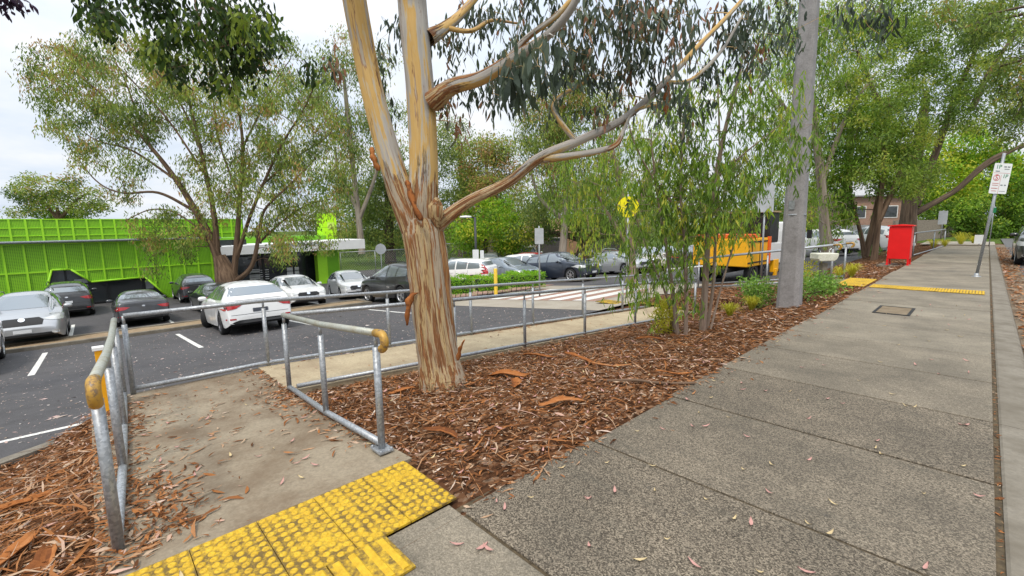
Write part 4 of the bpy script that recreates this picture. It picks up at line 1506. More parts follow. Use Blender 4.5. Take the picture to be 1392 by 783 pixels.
put('white hatchback seen from behind with its front wheels turned', 'hatch', P_WHITE, -15.9, 3.45, AWAY - .02, darkrim=True, steer=-.45, platem=M_PLATEDK)
put('silver wagon with roof rails facing the camera', 'wagon', P_SILVER, -20.9, -1.5, FACE, scale=.97, rails='chrome', cladding=True)
put('white car cut off by the left edge of the photo', 'hatch', P_WHITE, -15.4, -2.55, FACE + .02)
put('charcoal sedan seen from behind beside the silver wagon', 'sedan', P_CHAR, -22.6, 1.35, AWAY, scale=.86, platem=M_PLATEDK)
put('black four wheel drive seen from behind near the glazed opening', 'suv', P_BLACK, -29.2, -.75, AWAY, scale=.92, cladding=True, rails=True)
put('dark green sedan half hidden behind the white hatchback', 'sedan', P_GREEN, -23.2, 4.05, AWAY, scale=.88)
put('dark grey wagon parked by the green wall left of the big tree', 'suv', P_CHAR, -30.2, 4.2, AWAY, scale=.88)
put('white sedan facing the camera with a branch reflected in its windscreen', 'hatch', P_WHITE, -21.4, 6.75, FACE - .05, scale=.94)
put('white hatchback facing the camera below the lime column', 'hatch', P_WHITE, -22.4, 9.75, FACE - .2, scale=.92)
put('black four wheel drive parked behind the gum trunk', 'suv', P_BLACK, -17.1, 9.75, AWAY + .03, rails=True, nsp=5)
put('white four wheel drive with tall red tail lights behind the hedge', 'suv', P_WHITE, -19.9, 14.9, AWAY + .42, lamp='tall', scale=.95)
put('blue grey four wheel drive facing right behind the yellow bollard', 'suv', P_GREYB, -18.2, 17.0, FACE - .12, scale=.92)
put('white four wheel drive behind the navy one', 'suv', P_WHITE, -19.9, 20.6, FACE + .35, scale=.95)
put('navy four wheel drive side on beyond the white crossing bars', 'suv', P_NAVY, -15.9, 18.9, FACE - .02, scale=.97, nsp=7)
put('white car with a bright windscreen behind the weeping leaves', 'sedan', P_LGREY, -15.4, 23.6, FACE - .2, scale=.95, detail=1)
put('champagne four wheel drive seen from behind among the saplings', 'suv', P_GOLD, -14.8, 26.0, FACE + PI * .72 + PI, scale=.92, detail=2)
put('white van parked far off below the trees', 'van', P_WHITE, -30.5, 31.5, AWAY - .9, detail=1)
put('small silver car beside the far white van', 'hatch', P_LGREY, -31.5, 27.5, AWAY - .9, detail=1)
put('red hatchback far off between the parked cars', 'hatch', P_RED, -26.5, 26.5, AWAY + .4, detail=1)
put('black sedan far off behind the white four wheel drive', 'sedan', P_BLACK, -27.5, 20.5, AWAY - .7, detail=1)
put('maroon hatchback in the far row', 'hatch', P_MAROON, -24.5, 32.5, AWAY + 2.3, detail=1)
put('white sedan in the far row beside the maroon hatchback', 'sedan', P_WHITE, -22.4, 33.0, AWAY + 2.3, detail=1)
put('grey sedan in the far row half hidden by leaves', 'sedan', P_LGREY, -17.5, 33.5, AWAY + 2.2, detail=1)
put('dark car mostly hidden behind the saplings', 'sedan', P_CHAR, -12.5, 29.5, FACE + .7, detail=1)
put('dark car roof at the left edge behind the silver wagon', 'sedan', P_CHAR, -29.5, -4.2, AWAY, scale=.92, detail=1)
# up on the street
car('white wagon parked beyond the red box', 'wagon', P_WHITE, (-7.4, 34.5, -.42), PI * .5 + .9, group='cars parked along the street', detail=1)
car('white van parked behind the far pipe railing', 'wagon', P_WHITE, (-5.2, 38.2, -.30), PI * .5 + .8, group='cars parked along the street', detail=1)
car('black car parked at the kerb on the right edge', 'suv', P_BLACK, (1.74, 26.9, -.13), -PI / 2, group='cars parked along the street')

# ------------------------------------------------------------------ service truck with yellow tray body
tz0 = lotz(-6.4) - .15
root = empty('service_truck', (-6.6, 19.1, tz0), PI / 2 - .05, 'yellow bodied service truck with a white cab behind the power pole', 'truck')
b = MB()
b.prism([(2.1, .55), (4.0, .55), (4.05, 1.0), (3.9, 1.35), (3.55, 2.25), (2.15, 2.3), (2.1, 1.9)], 1, -.98, .98)
b.build('cab', P_WHITE, root, bevel=.06)
for s in (-1, 1):
    b = MB(); b.prism([(2.95, 1.32), (3.72, 1.32), (3.47, 2.08), (2.95, 2.1)], 1, s * .985 - .004, s * .985 + .004); b.build('side_window', M_CARGLASS, root)
    b = MB(); b.box((2.75, s * 1.0, 1.15), (.16, .03, .03)); b.build('door_handle', M_TRIM, root)
    b = MB(); b.box((3.75, s * 1.14, 1.75), (.06, .18, .36)); b.tube([(3.6, s * .95, 1.95), (3.75, s * 1.14, 1.9)], .015, 6); b.build('mirror', M_TRIM, root)
    b = MB(); b.box((3.2, s * .985, .78), (.62, .02, .22)); b.build('step_panel', M_TRIM, root)
b = MB(); b.add([(3.905, -.85, 1.38), (3.905, .85, 1.38), (3.60, .80, 2.15), (3.60, -.80, 2.15)], [(0, 1, 2, 3)]); b.build('windscreen', M_CARGLASS, root)
b = MB(); b.box((.6, 0, .58), (6.2, .8, .16)); b.build('chassis', M_TRIM, root)
b = MB(); b.box((-1.33, 0, 1.22), (1.8, 2.0, 1.0)); b.build('tray_body', M_TRUCKY, root, bevel=.03)
b = MB()
for k in range(2): b.box((-1.85 + k * .7, -1.006, 1.2), (.03, .02, .9))
b.box((-1.33, -1.006, 1.60), (1.7, .02, .05)); b.box((-1.33, -1.006, .86), (1.7, .02, .05)); b.build('locker_seam', M_TRIM, root)
b = MB(); b.box((-.3, -1.0, 1.25), (.22, .06, 1.02)); b.build('orange_stripe', M_ORANGE, root)
b = MB(); b.box((-1.6, 0, 1.80), (1.1, 1.9, .14)); b.build('tray_rim', M_ORANGE, root, bevel=.02)
b = MB(); b.box((.55, 0, 1.15), (1.35, 1.96, .66)); b.build('toolbox', P_WHITE, root, bevel=.02)
b = MB(); b.box((.28, -.1, 2.08), (.95, 1.7, 1.15)); b.build('hopper', M_BLACKM, root, bevel=.05)
b = MB(); b.box((.28, -.1, 2.69), (1.05, 1.75, .06)); b.build('hopper_rim', plain('tan_tarp', (.40, .29, .16), .8), root)
b = MB(); b.box((.55, -.9, .6), (.5, .2, .5)); b.box((.45, -1.0, .35), (.2, .1, .3)); b.build('outrigger', M_TRUCKY, root, bevel=.02)
t_, r_, dsk = wheel_meshes(.42, True, 8)
for wx in (3.1, -.4, -1.5):
    for s in (-1, 1):
        tw = link(bpy.data.objects.new('wheel', t_), root); tw.location = (wx, s * .86, .42); tw.rotation_euler = (0, 0, 0 if s > 0 else PI)
        link(bpy.data.objects.new('rim', r_), tw)
# ------------------------------------------------------------------ aquatic centre
FXB = -32.5
def onx(px, py, X):
    v = ray(px, py); p = CAM + v * (X / v[0]); return (p[1], p[2])


root = empty('aquatic_centre', (FXB, 0, -2.2), label='lime green perforated metal building with glazed openings and white entrance canopy', cat='building')
O = np.array([FXB, 0, -2.2])
gz = -2.25
ez = 1.22
op = [onx(58, 412, FXB), onx(70, 367, FXB), onx(96, 366, FXB), onx(124, 383, FXB), onx(197, 376.5, FXB), onx(224, 412, FXB)]
yl, yr = -30.0, onx(296, 380, FXB)[0]
opb0 = (op[0][0] - .12, gz); opb1 = (op[-1][0] + .3, gz)
poly_left = [(yl, gz), opb0, op[1], (op[1][0], ez), (yl, ez)]
poly_mid = [op[1], op[2], op[3], op[4], (op[4][0], ez), (op[1][0], ez)]
poly_right = [op[4], opb1, (yr, gz), (yr, ez), (op[4][0], ez)]
b = MB()
for pl in (poly_left, poly_mid, poly_right):
    b.prism([(y, z - O[2]) for y, z in pl], 0, -.06, 0)
b.build('perforated_screen', M_GREENP, root)
# ribs on the screen
def inside_open(y, z):
    pts = [opb0, op[1], op[2], op[3], op[4], opb1]
    c = False
    for i in range(len(pts)):
        a, d = pts[i], pts[i - 1]
        if (a[1] > z) != (d[1] > z) and y < (d[0] - a[0]) * (z - a[1]) / (d[1] - a[1]) + a[0]: c = not c
    return c
sp = onx(62, 350, FXB)[0] - onx(34, 350, FXB)[0]
y = onx(34, 350, FXB)[0] - sp * 18
b = MB()
while y < yr:
    zs = np.linspace(gz, ez, 60)
    run = None
    for i, z in enumerate(list(zs) + [None]):
        ok = z is not None and not inside_open(y, z)
        if ok and run is None: run = z
        if not ok and run is not None:
            z1 = zs[i - 1] if z is not None else ez
            if z1 - run > .1: b.box((.03, y, (run + z1) / 2 - O[2]), (.06, .075, z1 - run))
            run = None
    y += sp
zm = onx(80, 368.6, FXB)[1]
for a, c, z in ((yl, op[1][0] - .1, zm), (op[3][0] - .6, yr, zm - .02), (yl, yr, ez - .06), (op[5][0] + .3, yr, (zm + gz) / 2), (yl, op[0][0] - .15, (zm + gz) / 2)):
    b.box((.024, (a + c) / 2, z - O[2]), (.05, c - a, .07))
pts = [opb0, op[1], op[2], op[3], op[4], opb1]
for p, q in zip(pts[:-1], pts[1:]):
    b.tube([(.03, p[0], p[1] - O[2]), (.03, q[0], q[1] - O[2])], .05, 6)
b.build('screen_rib', M_GREENR, root)
b = MB(); b.tube([(.35, yl, ez - O[2] + .03), (.35, yr + .3, ez - O[2] + .03)], .06, 8); b.box((.15, (yl + yr) / 2, ez - O[2] - .02), (.3, yr - yl, .03)); b.build('eave_gutter', M_GALV, root)
# glazing behind the opening
GX = -.35
b = MB(); b.box((GX - .05, (op[0][0] + op[5][0]) / 2, 1.6), (.05, 14, 3.4)); b.build('opening_glass', M_BLDGLASS, root)
b = MB()
for k in range(8): b.box((GX + .02, op[0][0] - .6 + k * 1.55, 1.6), (.1, .09, 3.4))
for z in (.15, 1.2, 2.2): b.box((GX + .022, (op[0][0] + op[5][0]) / 2, z), (.08, 14, .07))
b.build('opening_frame', M_BLACKFR, root)
b = MB()
for k, (yy_, w) in enumerate(((1.5, .5), (4.3, .35), (6.0, 1.1))): b.box((GX - .02, op[0][0] + yy_, .9 + .2 * k), (.02, w, 1.1 - .2 * k))
b.build('pale_panel', plain('pale_panel_grey', (.34, .36, .38), .6), root)  # pale panels added over the glass to lighten some panes
# body of the lower block and upper block
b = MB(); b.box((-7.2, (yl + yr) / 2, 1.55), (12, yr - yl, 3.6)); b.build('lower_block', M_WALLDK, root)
UX = -12.5
ut = onx(80, 297.5, FXB + UX)[1]
ur = onx(330, 300, FXB + UX)[0]
b = MB(); b.box((UX - 3, (yl - 12 + ur) / 2, (ut - O[2]) / 2), (6, ur - yl + 12, ut - O[2])); b.build('upper_wall', M_GREENP, root)
usp = onx(52, 315, FXB + UX)[0] - onx(30, 315, FXB + UX)[0]
b = MB(); y = yl - 12
while y < ur:
    b.box((UX + .03, y, ut - O[2] - 1.4), (.06, .11, 2.8)); y += usp
for z in (ut - .03, ut - .62, ut - 1.15): b.box((UX + .022, (yl - 12 + ur) / 2, z - O[2]), (.05, ur - yl + 12, .06))
b.build('upper_rib', M_GREENR, root)
# entrance: glazed wall, canopy, columns, tower
EX = -32.9 - FXB
ey0, ey1 = yr, onx(434, 360, FXB)[0]
b = MB(); b.box((EX - .6, (ey0 + ey1) / 2, 1.15), (.05, ey1 - ey0 + 1, 2.4)); b.build('entrance_glass', M_BLDGLASS, root)
b = MB()
k = ey0
while k < ey1:
    b.box((EX - .55, k, 1.15), (.1, .12, 2.4)); k += .95
for z in (.05, 1.0, 2.0): b.box((EX - .55, (ey0 + ey1) / 2, z), (.08, ey1 - ey0, .07))
b.build('entrance_frame', M_BLACKFR, root)
for k in range(5): MB().box((EX - .52, ey1 - 3.6, .6 + k * .15), (.02, 1.1, .05)).build('window_strip', M_SIGNW, root)
MB().box((EX - .52, ey0 + 2.2, .95), (.02, .8, .7)).build('window_poster', M_SIGNW, root)
MB().box((EX - .52, ey1 - 1.5, 1.0), (.02, .8, .5)).build('window_poster', M_SIGNW, root)
# canopy fascia rises a little towards its free end
CX = 1.3
cy0, cy1 = onx(299, 340, FXB + CX)[0], onx(496, 331, FXB + CX)[0]
zt0, zb0 = onx(300, 335.5, FXB + CX)[1] - O[2], onx(300, 347.5, FXB + CX)[1] - O[2]
zt1, zb1 = onx(496, 325, FXB + CX)[1] - O[2], onx(496, 337.5, FXB + CX)[1] - O[2]
V = []
for yv, zb_, zt_ in ((cy0, zb0, zt0), (cy1, zb1, zt1)):
    V += [(CX, yv, zb_), (CX, yv, zt_), (-2.5, yv, zt_), (-2.5, yv, zb_)]
b = MB(); b.add(V, [(0, 4, 5, 1), (1, 5, 6, 2), (2, 6, 7, 3), (3, 7, 4, 0), (0, 1, 2, 3), (4, 7, 6, 5)]); b.build('canopy', M_WHITE, root)
# lettering on the fascia
ta, tb = onx(391, 333, FXB + CX), onx(438, 332, FXB + CX)
wlen = tb[0] - ta[0]
cM = Matrix.Translation((CX + .02, (ta[0] + tb[0]) / 2, (ta[1] + tb[1]) / 2 - O[2] + .06)) @ Matrix(((0, 0, 1, 0), (1, 0, 0, 0), (0, 1, 0, 0), (0, 0, 0, 1)))
t_ = text_mesh('lettering', 'IVANHOE AQUATIC', .4, M_GREY, root, Matrix.Identity(4), .012)
xs_ = [v.co.x for v in t_.data.vertices]; k = wlen * 1.04 / (max(xs_) - min(xs_))
t_.data.transform(cM @ Matrix.Diagonal((k, min(k, 1.1), 1, 1)))
# lime columns and tower
c0, c1 = onx(433, 370, FXB + .6), onx(446, 370, FXB + .6)
b = MB(); b.box((.3, (c0[0] + c1[0]) / 2, (zb1 + .1) / 2 - .05), (.6, c1[0] - c0[0], zb1 + .1)); b.build('side_column', M_GREENR, root)
c2 = onx(462, 370, FXB + .6)
b = MB(); b.box((-.35, (c1[0] + c2[0]) / 2, (zb1 + .1) / 2 - .05), (1.8, c2[0] - c1[0] - .01, zb1 + .1)); b.build('column', M_GREEND, root)
t0, t1 = onx(438, 300, FXB - 3), onx(457, 300, FXB - 3)
tt = onx(447, 290, FXB - 3)[1] - O[2]
b = MB(); b.box((-3.6, (t0[0] + t1[0]) / 2, tt / 2), (1.2, t1[0] - t0[0], tt)); b.build('tower', M_GREENL, root)
b = MB(); b.box((-2.985, (t0[0] + t1[0]) / 2 + .1, tt - .95), (.02, .55, .5)); b.build('tower_emblem', plain('pale_lime', (.55, .78, .12), .5), root)
b = MB(); b.box((-4, (yr + t0[0]) / 2, 1.7), (3, t0[0] - yr, 3.4)); b.build('parapet_block', M_GREEND, root)

# ------------------------------------------------------------------ brick house and other buildings
def house(label, px, d, w, dep, hw, hr, mat, rot, z=-.3, roofm=None):
    p = at(px, 320, d)
    root = empty('brick_house', (p[0], p[1], z), rot, label, 'house')
    b = MB(); b.box((0, 0, hw / 2), (w, dep, hw)); b.build('wall', mat, root)
    b = MB(); e = .4
    b.prism([(-dep / 2 - e, hw), (dep / 2 + e, hw), (dep / 2 + e, hw + .12), (0, hw + hr), (-dep / 2 - e, hw + .12)], 0, -w / 2 - e, w / 2 + e)
    b.build('roof', roofm or M_TILE, root)
    for k in (-1, 1):
        b = MB(); b.box((k * w * .25, -dep / 2 - .01, hw * .55), (1.6, .06, 1.2)); wf = b.build('window', M_WHITE, root)
        b = MB(); b.box((k * w * .25, -dep / 2 - .035, hw * .55), (1.45, .03, 1.05)); b.build('pane', M_BLDGLASS, wf)
    return root
house('brick house with pale roof seen between the trunks behind the red box', 1156, 48, 6, 6, 3.4, 2.8, M_BRICK, .75, z=.6)
house('low brown house far off under the trees', 735, 64, 12, 8, 2.6, 2.0, plain('brown_wall', (.30, .18, .10), .8), .5, z=-1.9, roofm=plain('tan_roof', (.36, .22, .13), .8))


def plank_fence(label, a, c, h, z, mat=M_TIMBER, name='timber_fence'):
    a, c = np.array(a), np.array(c)
    L = np.linalg.norm(c - a); d = (c - a) / L
    root = empty(name, (a[0], a[1], z), math.atan2(d[1], d[0]), label, 'fence')
    b = MB(); n = int(L / .16)
    for k in range(n): b.box((k * .16 + .08, 0, h / 2 + RNG.uniform(-.02, .02)), (.15, .02 + .004 * (k % 2), h))
    b.build('paling', mat, root)
    b = MB()
    for zz in (.3, h - .3): b.box((L / 2, .04, zz), (L, .05, .09))
    b.build('rail', mat, root)
    for k in range(int(L / 2.4) + 1):
        b = MB(); b.box((min(k * 2.4, L), .09, h / 2), (.1, .1, h)); b.build('post', mat, root)
p, q = at(1215, 322, 38), at(1330, 322, 46)
plank_fence('grey paling fence behind the parked white cars by the red box', p[:2], q[:2], 2.1, -.5)
p, q = at(1122, 322, 32), at(1182, 322, 35)
plank_fence('pale sheet fence in front of the brick house', p[:2], q[:2], 1.9, -.6, plain('pale_fence', (.38, .37, .34), .7))
p, q = at(700, 330, 58), at(850, 330, 60)
plank_fence('dark fence behind the far row of cars', p[:2], q[:2], 1.9, -2.2, plain('dark_fence', (.07, .065, .06), .8))


def chain_fence(label, a, c, h, z):
    a, c = np.array(a), np.array(c)
    L = np.linalg.norm(c - a); d = (c - a) / L
    root = empty('chain_fence', (a[0], a[1], z), math.atan2(d[1], d[0]), label, 'fence')
    MB().tube([(0, 0, h), (L, 0, h)], .03, 8).build('rail', M_GALV, root)
    for k in range(int(L / 3) + 1):
        MB().tube([(k * 3, 0, 0), (k * 3, 0, h)], .03, 8).build('post', M_GALV, root)
    b = MB(); s = .22
    for k in range(int(-h / s), int(L / s)):
        x0, x1 = k * s, k * s + h
        za, zb_ = 0, h
        if x0 < 0: za = -x0; x0 = 0
        if x1 > L: zb_ = h - (x1 - L); x1 = L
        b.tube([(x0, 0, za), (x1, 0, zb_)], .006, 3, False)
        b.tube([(L - x0, .004, za), (L - x1, .004, zb_)], .006, 3, False)
    b.build('wire_mesh', M_GREY, root)
p, q = at(462, 340, 36), at(585, 335, 42)
chain_fence('chain wire fence beyond the white canopy end', p[:2], q[:2], 2.0, -2.2)
p, q = at(590, 335, 46), at(712, 335, 50)
chain_fence('chain wire fence behind the far parked cars', p[:2], q[:2], 2.2, -2.2)
# ------------------------------------------------------------------ trees
def leaf_quads(pos, dirs, length, width, rng, fold=.25):
    """pointed leaves: two quads each side of the midrib folded a little"""
    n = len(pos)
    side = np.cross(dirs, rng.normal(size=(n, 3)))
    side /= np.linalg.norm(side, axis=1)[:, None] + 1e-9
    nrm = np.cross(dirs, side)
    L = length[:, None]; W = width[:, None] / 2
    base = pos
    tip = pos + dirs * L + nrm * L * .08
    mid = pos + dirs * L * .42
    a = mid + side * W + nrm * W * fold
    c = mid - side * W + nrm * W * fold
    V = np.stack([base, a, tip, c], 1).reshape(-1, 3)
    Q = np.arange(4 * n).reshape(n, 4)
    return V, Q


def leaf_fine(pos, dirs, length, width, rng):
    """near leaves: curved blade of three segments with a bent tip"""
    n = len(pos)
    side = np.cross(dirs, rng.normal(size=(n, 3)))
    side /= np.linalg.norm(side, axis=1)[:, None] + 1e-9
    nrm = np.cross(dirs, side)
    bend = rng.uniform(-.25, .25, n)[:, None]
    sb = rng.uniform(-.2, .2, n)[:, None]
    L = length[:, None]; W = width[:, None] / 2
    P = []
    for t, w in ((0, .06), (.22, .72), (.48, 1.0), (.75, .62), (1.0, .03)):
        c = pos + dirs * L * t + nrm * L * bend * t * t + side * L * sb * t * t
        P += [c + side * W * w + nrm * W * w * .2, c - side * W * w + nrm * W * w * .2]
    V = np.stack(P, 1).reshape(-1, 3)
    b = (np.arange(n) * 10)[:, None]
    Q = np.concatenate([b + np.array([[2 * k, 2 * k + 1, 2 * k + 3, 2 * k + 2]]) for k in range(4)], 1).reshape(-1, 4)
    return V, Q


class Tree:
    def __init__(s, seed=0):
        s.rng = np.random.default_rng(seed)
        s.V, s.Q, s.B, s.Rg, s.nv = [], [], [], [], 0
        s.nodes, s.nr = [], []
        s.LV, s.LQ, s.LT, s.ln = [], [], [], 0

    def limb(s, pts, radii, n=8, wob=0.0, rough=0.0, node=True, disp=0.0):
        pts = np.array(pts, float); r = np.interp(np.linspace(0, 1, len(pts)), np.linspace(0, 1, len(radii)), radii)
        V, Q, B = tube_np(pts, r, n)
        if wob:
            k = len(pts)
            a = np.tile(np.arange(n) * 2 * PI / n, k); l = np.repeat(np.arange(k), n) / k
            ph = s.rng.uniform(0, 6, 4)
            w = np.sin(2 * a + ph[0] + l * 5) * .5 + np.sin(3 * a + ph[1] - l * 8) * .35 + np.sin(5 * a + ph[2] + l * 13) * .25
            c = np.repeat(pts, n, 0)
            V = c + (V - c) * (1 + wob * w[:, None])
        if disp:
            from mathutils import noise as mn
            k = len(pts)
            c = np.repeat(pts, n, 0)
            rr_ = np.repeat(r, n)
            ro = np.repeat(np.interp(np.linspace(0, 1, k), np.linspace(0, 1, len(rough)), rough), n)
            q = np.array([mn.noise(Vector((b[0] / m_ * 1.6, b[1] / m_ * 1.6, b[2] * 1.1))) * .55 + mn.noise(Vector((b[0] / m_ * 5.2, b[1] / m_ * 5.2, b[2] * 2.1))) * .5 * g + mn.noise(Vector((b[0] / m_ * 11, b[1] / m_ * 11, b[2] * 5))) * .35 * g
                          for b, m_, g in zip(B, rr_, np.clip(ro, .12, 1))])
            V = V + (V - c) / (rr_[:, None]) * (q * disp)[:, None]
        s.V.append(V); s.Q.append(Q + s.nv); s.B.append(B + np.array([0, 0, s.rng.uniform(0, 50)]))
        s.Rg.append(np.full(len(V), rough) if np.isscalar(rough) else np.repeat(np.interp(np.linspace(0, 1, len(pts)), np.linspace(0, 1, len(rough)), rough), n))
        s.nv += len(V)
        if node:
            for p, rr in zip(pts[1:], r[1:]):
                s.nodes.append(p); s.nr.append(rr)

    def grow(s, clumps, n=5, rmin=.006, sag=.15, maxr=.6, up=.35, rough=0.0, k=.011):
        """join each leaf clump to the nearest wood"""
        clumps = np.array(clumps, float)
        N = np.array(s.nodes)
        d = np.array([np.min(np.linalg.norm(N - c, axis=1)) for c in clumps])
        for i in np.argsort(d):
            c = clumps[i]
            N = np.array(s.nodes)
            v = c - N
            dist = np.linalg.norm(v, axis=1)
            cost = dist * (1 + .8 * np.maximum(0, -v[:, 2] / (dist + .01) + .1)) + .15 * np.array([0 if r > .03 else .3 for r in s.nr])
            j = int(np.argmin(cost))
            a = N[j]; L = dist[j]
            r0 = min(s.nr[j] * maxr, rmin + k * L + .004)
            ts = np.linspace(0, 1, 6 if L > .5 else 4)
            bow = s.rng.normal(size=3) * L * .07
            pts = [a + (c - a) * t + bow * math.sin(t * PI) + np.array([0, 0, up * L * .35 * math.sin(t * PI) * (1 if c[2] > a[2] - .3 else .5)]) for t in ts]
            s.limb(pts, [r0, max(rmin * .7, r0 * .35)], n, rough=rough)

    def leaves(s, clumps, rad, per, length, width, droop=.6, flat=1.0, fine=False, tonev=.22, twig=0.0, tone0=.45, chain=False, tw_n=4):
        rng = s.rng
        for c, R in zip(clumps, rad if hasattr(rad, '__len__') else [rad] * len(clumps)):
            c = np.asarray(c)
            n = max(4, int(per * rng.uniform(.6, 1.35)))
            ct = tone0 + rng.normal() * tonev * 1.5
            if chain:
                # weeping strings of leaves
                ns = max(4, n // 6)
                st = c + rng.normal(size=(ns, 3)) * R * np.array([.62, .62, .50])
                ln = R * rng.uniform(.25, .95, ns)
                k = rng.integers(0, ns, n); t = rng.random(n)
                sw = rng.normal(size=(ns, 2)) * .22
                pos = st[k].copy()
                pos[:, 2] -= ln[k] * t
                pos[:, :2] += sw[k] * (ln[k] * t)[:, None] + rng.normal(size=(n, 2)) * .05 * R
            else:
                u = rng.normal(size=(n, 3)); u /= np.linalg.norm(u, axis=1)[:, None]
                pos = c + u * (R * rng.random(n) ** .55)[:, None] * np.array([1, 1, flat])
            h = rng.normal(size=(n, 3)); h /= np.linalg.norm(h, axis=1)[:, None]
            dirs = h * (1 - droop) + np.array([0, 0, -droop]); dirs /= np.linalg.norm(dirs, axis=1)[:, None] + 1e-9
            L = length * rng.uniform(.45, 1.4, n); W = width * rng.uniform(.7, 1.3, n)
            V, Q = (leaf_fine if fine else leaf_quads)(pos, dirs, L, W, rng)
            s.LV.append(V); s.LQ.append(Q + s.ln); s.ln += len(V)
            tt = np.clip(ct + rng.normal(size=n) * tonev, 0, 1)
            s.LT.append(np.repeat(tt, 4) if fine else tt)
            if twig:
                m = tw_n
                sel = pos[rng.integers(0, n, m)]
                for p in sel:
                    mid_ = (c + p) / 2 + rng.normal(size=3) * R * .08
                    s.limb([c, mid_, p], [twig, twig * .5], 3, node=False)

    def build(s, name, label, cat, group, bark, leaf, rough_attr=False):
        V = np.concatenate(s.V)
        z0 = V[np.argmin(V[:, 2])]
        root = empty(name, (float(s.V[0][:8, 0].mean()), float(s.V[0][:8, 1].mean()), float(V[:, 2].min())), label=label, cat=cat, group=group)
        off = np.array(root.location)
        o = np_mesh('trunk', V - off, np.concatenate(s.Q), bark, root, bark=np.concatenate(s.B))
        if rough_attr:
            a = o.data.attributes.new('rough', 'FLOAT', 'POINT'); a.data.foreach_set('value', np.concatenate(s.Rg).astype(np.float32))
        if s.LV:
            np_mesh('crown', np.concatenate(s.LV) - off, np.concatenate(s.LQ), leaf, root, tone=np.concatenate(s.LT), smooth=False)
        return root


AVOID2 = [(447, 300, 17)]
AVOID = [(853, 285, 17), (1037, 270, 18), (1052, 312, 26)]


def region(rng, boxes, d, dj):
    """clump centres: ellipses in the photo (cx, cy, rx, ry, count), spread in depth"""
    out = []
    for bx in boxes:
        cx, cy, rx, ry, n = bx[:5]
        dd = bx[5] if len(bx) > 5 else d
        for _ in range(n):
            a, q = rng.uniform(0, 2 * PI), math.sqrt(rng.random())
            X_, Y_ = cx + rx * q * math.cos(a), cy + ry * q * math.sin(a)
            if dd == 20.5 and any(math.hypot(X_ - u, Y_ - v) < w for u, v, w in AVOID2): continue
            if dd < 23 and any(math.hypot(X_ - u, (Y_ + 18 - v) * .6) < w for u, v, w in AVOID): continue
            out.append(at(cx + rx * q * math.cos(a), cy + ry * q * math.sin(a), dd + rng.uniform(-dj, dj) * math.sqrt(max(.05, 1 - q * q))))
    return out


def pxl(pts, d, m=6):
    return curve_pts([at(p[0], p[1], p[2] if len(p) > 2 else d) for p in pts], m * len(pts))


# ---- the shedding gum in front
T = Tree(3)
D = 4.95
foot = at(603, 524, D)
def wpx(px, d=D): return px * d / FOC / 2
trunk = pxl([(607, 560), (604, 524), (598, 490), (590, 440), (584, 390), (579, 345), (575, 318), (572, 300), (571, 276)], D, 16)
T.limb(trunk, [wpx(104), wpx(68), wpx(56), wpx(53), wpx(53), wpx(54), wpx(54), wpx(46), wpx(10)], 84, .05, [1.15, 1.1, 1.05, 1.0, 1.0, .95, .95, .9, .9], disp=.030)
T.limb(pxl([(580, 352), (558, 292), (541, 250), (527, 205), (512, 150), (497, 80), (482, 0, 4.8), (470, -90, 4.6), (460, -180, 4.5)], D, 12), [wpx(40), wpx(37), wpx(33), wpx(30), wpx(29), wpx(29), wpx(29), wpx(27), wpx(22)], 56, .04, [.9, .8, .62, .40, .22, .18, .15, .1, .1], disp=.022)
T.limb(pxl([(578, 350), (575, 290), (576, 240), (575, 190), (571, 120), (564, 50), (560, 0), (556, -90, 4.8), (553, -170, 4.6)], D, 12), [wpx(38), wpx(43), wpx(38), wpx(36), wpx(36), wpx(36), wpx(36), wpx(32), wpx(24)], 56, .04, [.9, .62, .32, .2, .22, .2, .15, .1, .1], disp=.022)
# burl at the fork
fk = at(594, 288, D - .14)
T.limb([fk + np.array([0, 0, -.16]), fk + np.array([0, 0, -.05]), fk + np.array([.01, 0, .06]), fk + np.array([.02, 0, .15])], [.02, .06, .065, .01], 30, .16, [1.3, 1.3, 1.3, 1.3], node=False, disp=.05)
T.limb(pxl([(588, 310), (606, 296), (640, 272), (690, 248), (735, 214), (790, 190, 5.0), (850, 160, 5.1), (905, 110, 5.2), (950, 62, 5.3), (1000, 10, 5.4), (1040, -40, 5.5)], D), [wpx(28), wpx(20), wpx(15), wpx(14), wpx(14), wpx(12), wpx(10), wpx(8), wpx(6.5), wpx(5.5), wpx(4)], 16, .05, [.95, .75, .7, .62, .55, .3, .25, .3, .2, .2, .2])
T.limb(pxl([(738, 216), (775, 212), (815, 205, 5.0), (838, 196, 5.0), (848, 176, 5.05), (862, 152, 5.1), (900, 140, 5.2)], D), [wpx(11), wpx(9), wpx(8), wpx(7), wpx(5), wpx(4), wpx(3)], 10, .06, [.3, .2, .3, .5, .3, .3, .3])
T.limb(pxl([(783, 192), (765, 170), (752, 148), (760, 132), (795, 112)], 4.98), [wpx(8), wpx(7), wpx(6), wpx(5), wpx(4)], 8, .05, .35)
T.limb(pxl([(588, 138), (615, 118, 4.7), (655, 106, 4.5), (700, 78, 4.3), (740, 52, 4.15), (775, 14, 4.0), (800, -40, 3.9)], 4.85), [wpx(26), wpx(19), wpx(16), wpx(13), wpx(10), wpx(8), wpx(6)], 16, .05, [.7, .6, .35, .4, .35, .3, .2])
T.limb(pxl([(690, 82, 4.35), (716, 52, 4.3), (760, 18, 4.2), (800, -30, 4.2)], 4.3), [wpx(9), wpx(7), wpx(6), wpx(4)], 10, .05, .5)
T.limb(pxl([(582, 52), (604, 38, 5.1), (628, 18, 5.3), (660, -20, 5.5)], 4.95), [wpx(20), wpx(15), wpx(12), wpx(9)], 14, .05, [.6, .4, .3, .2])
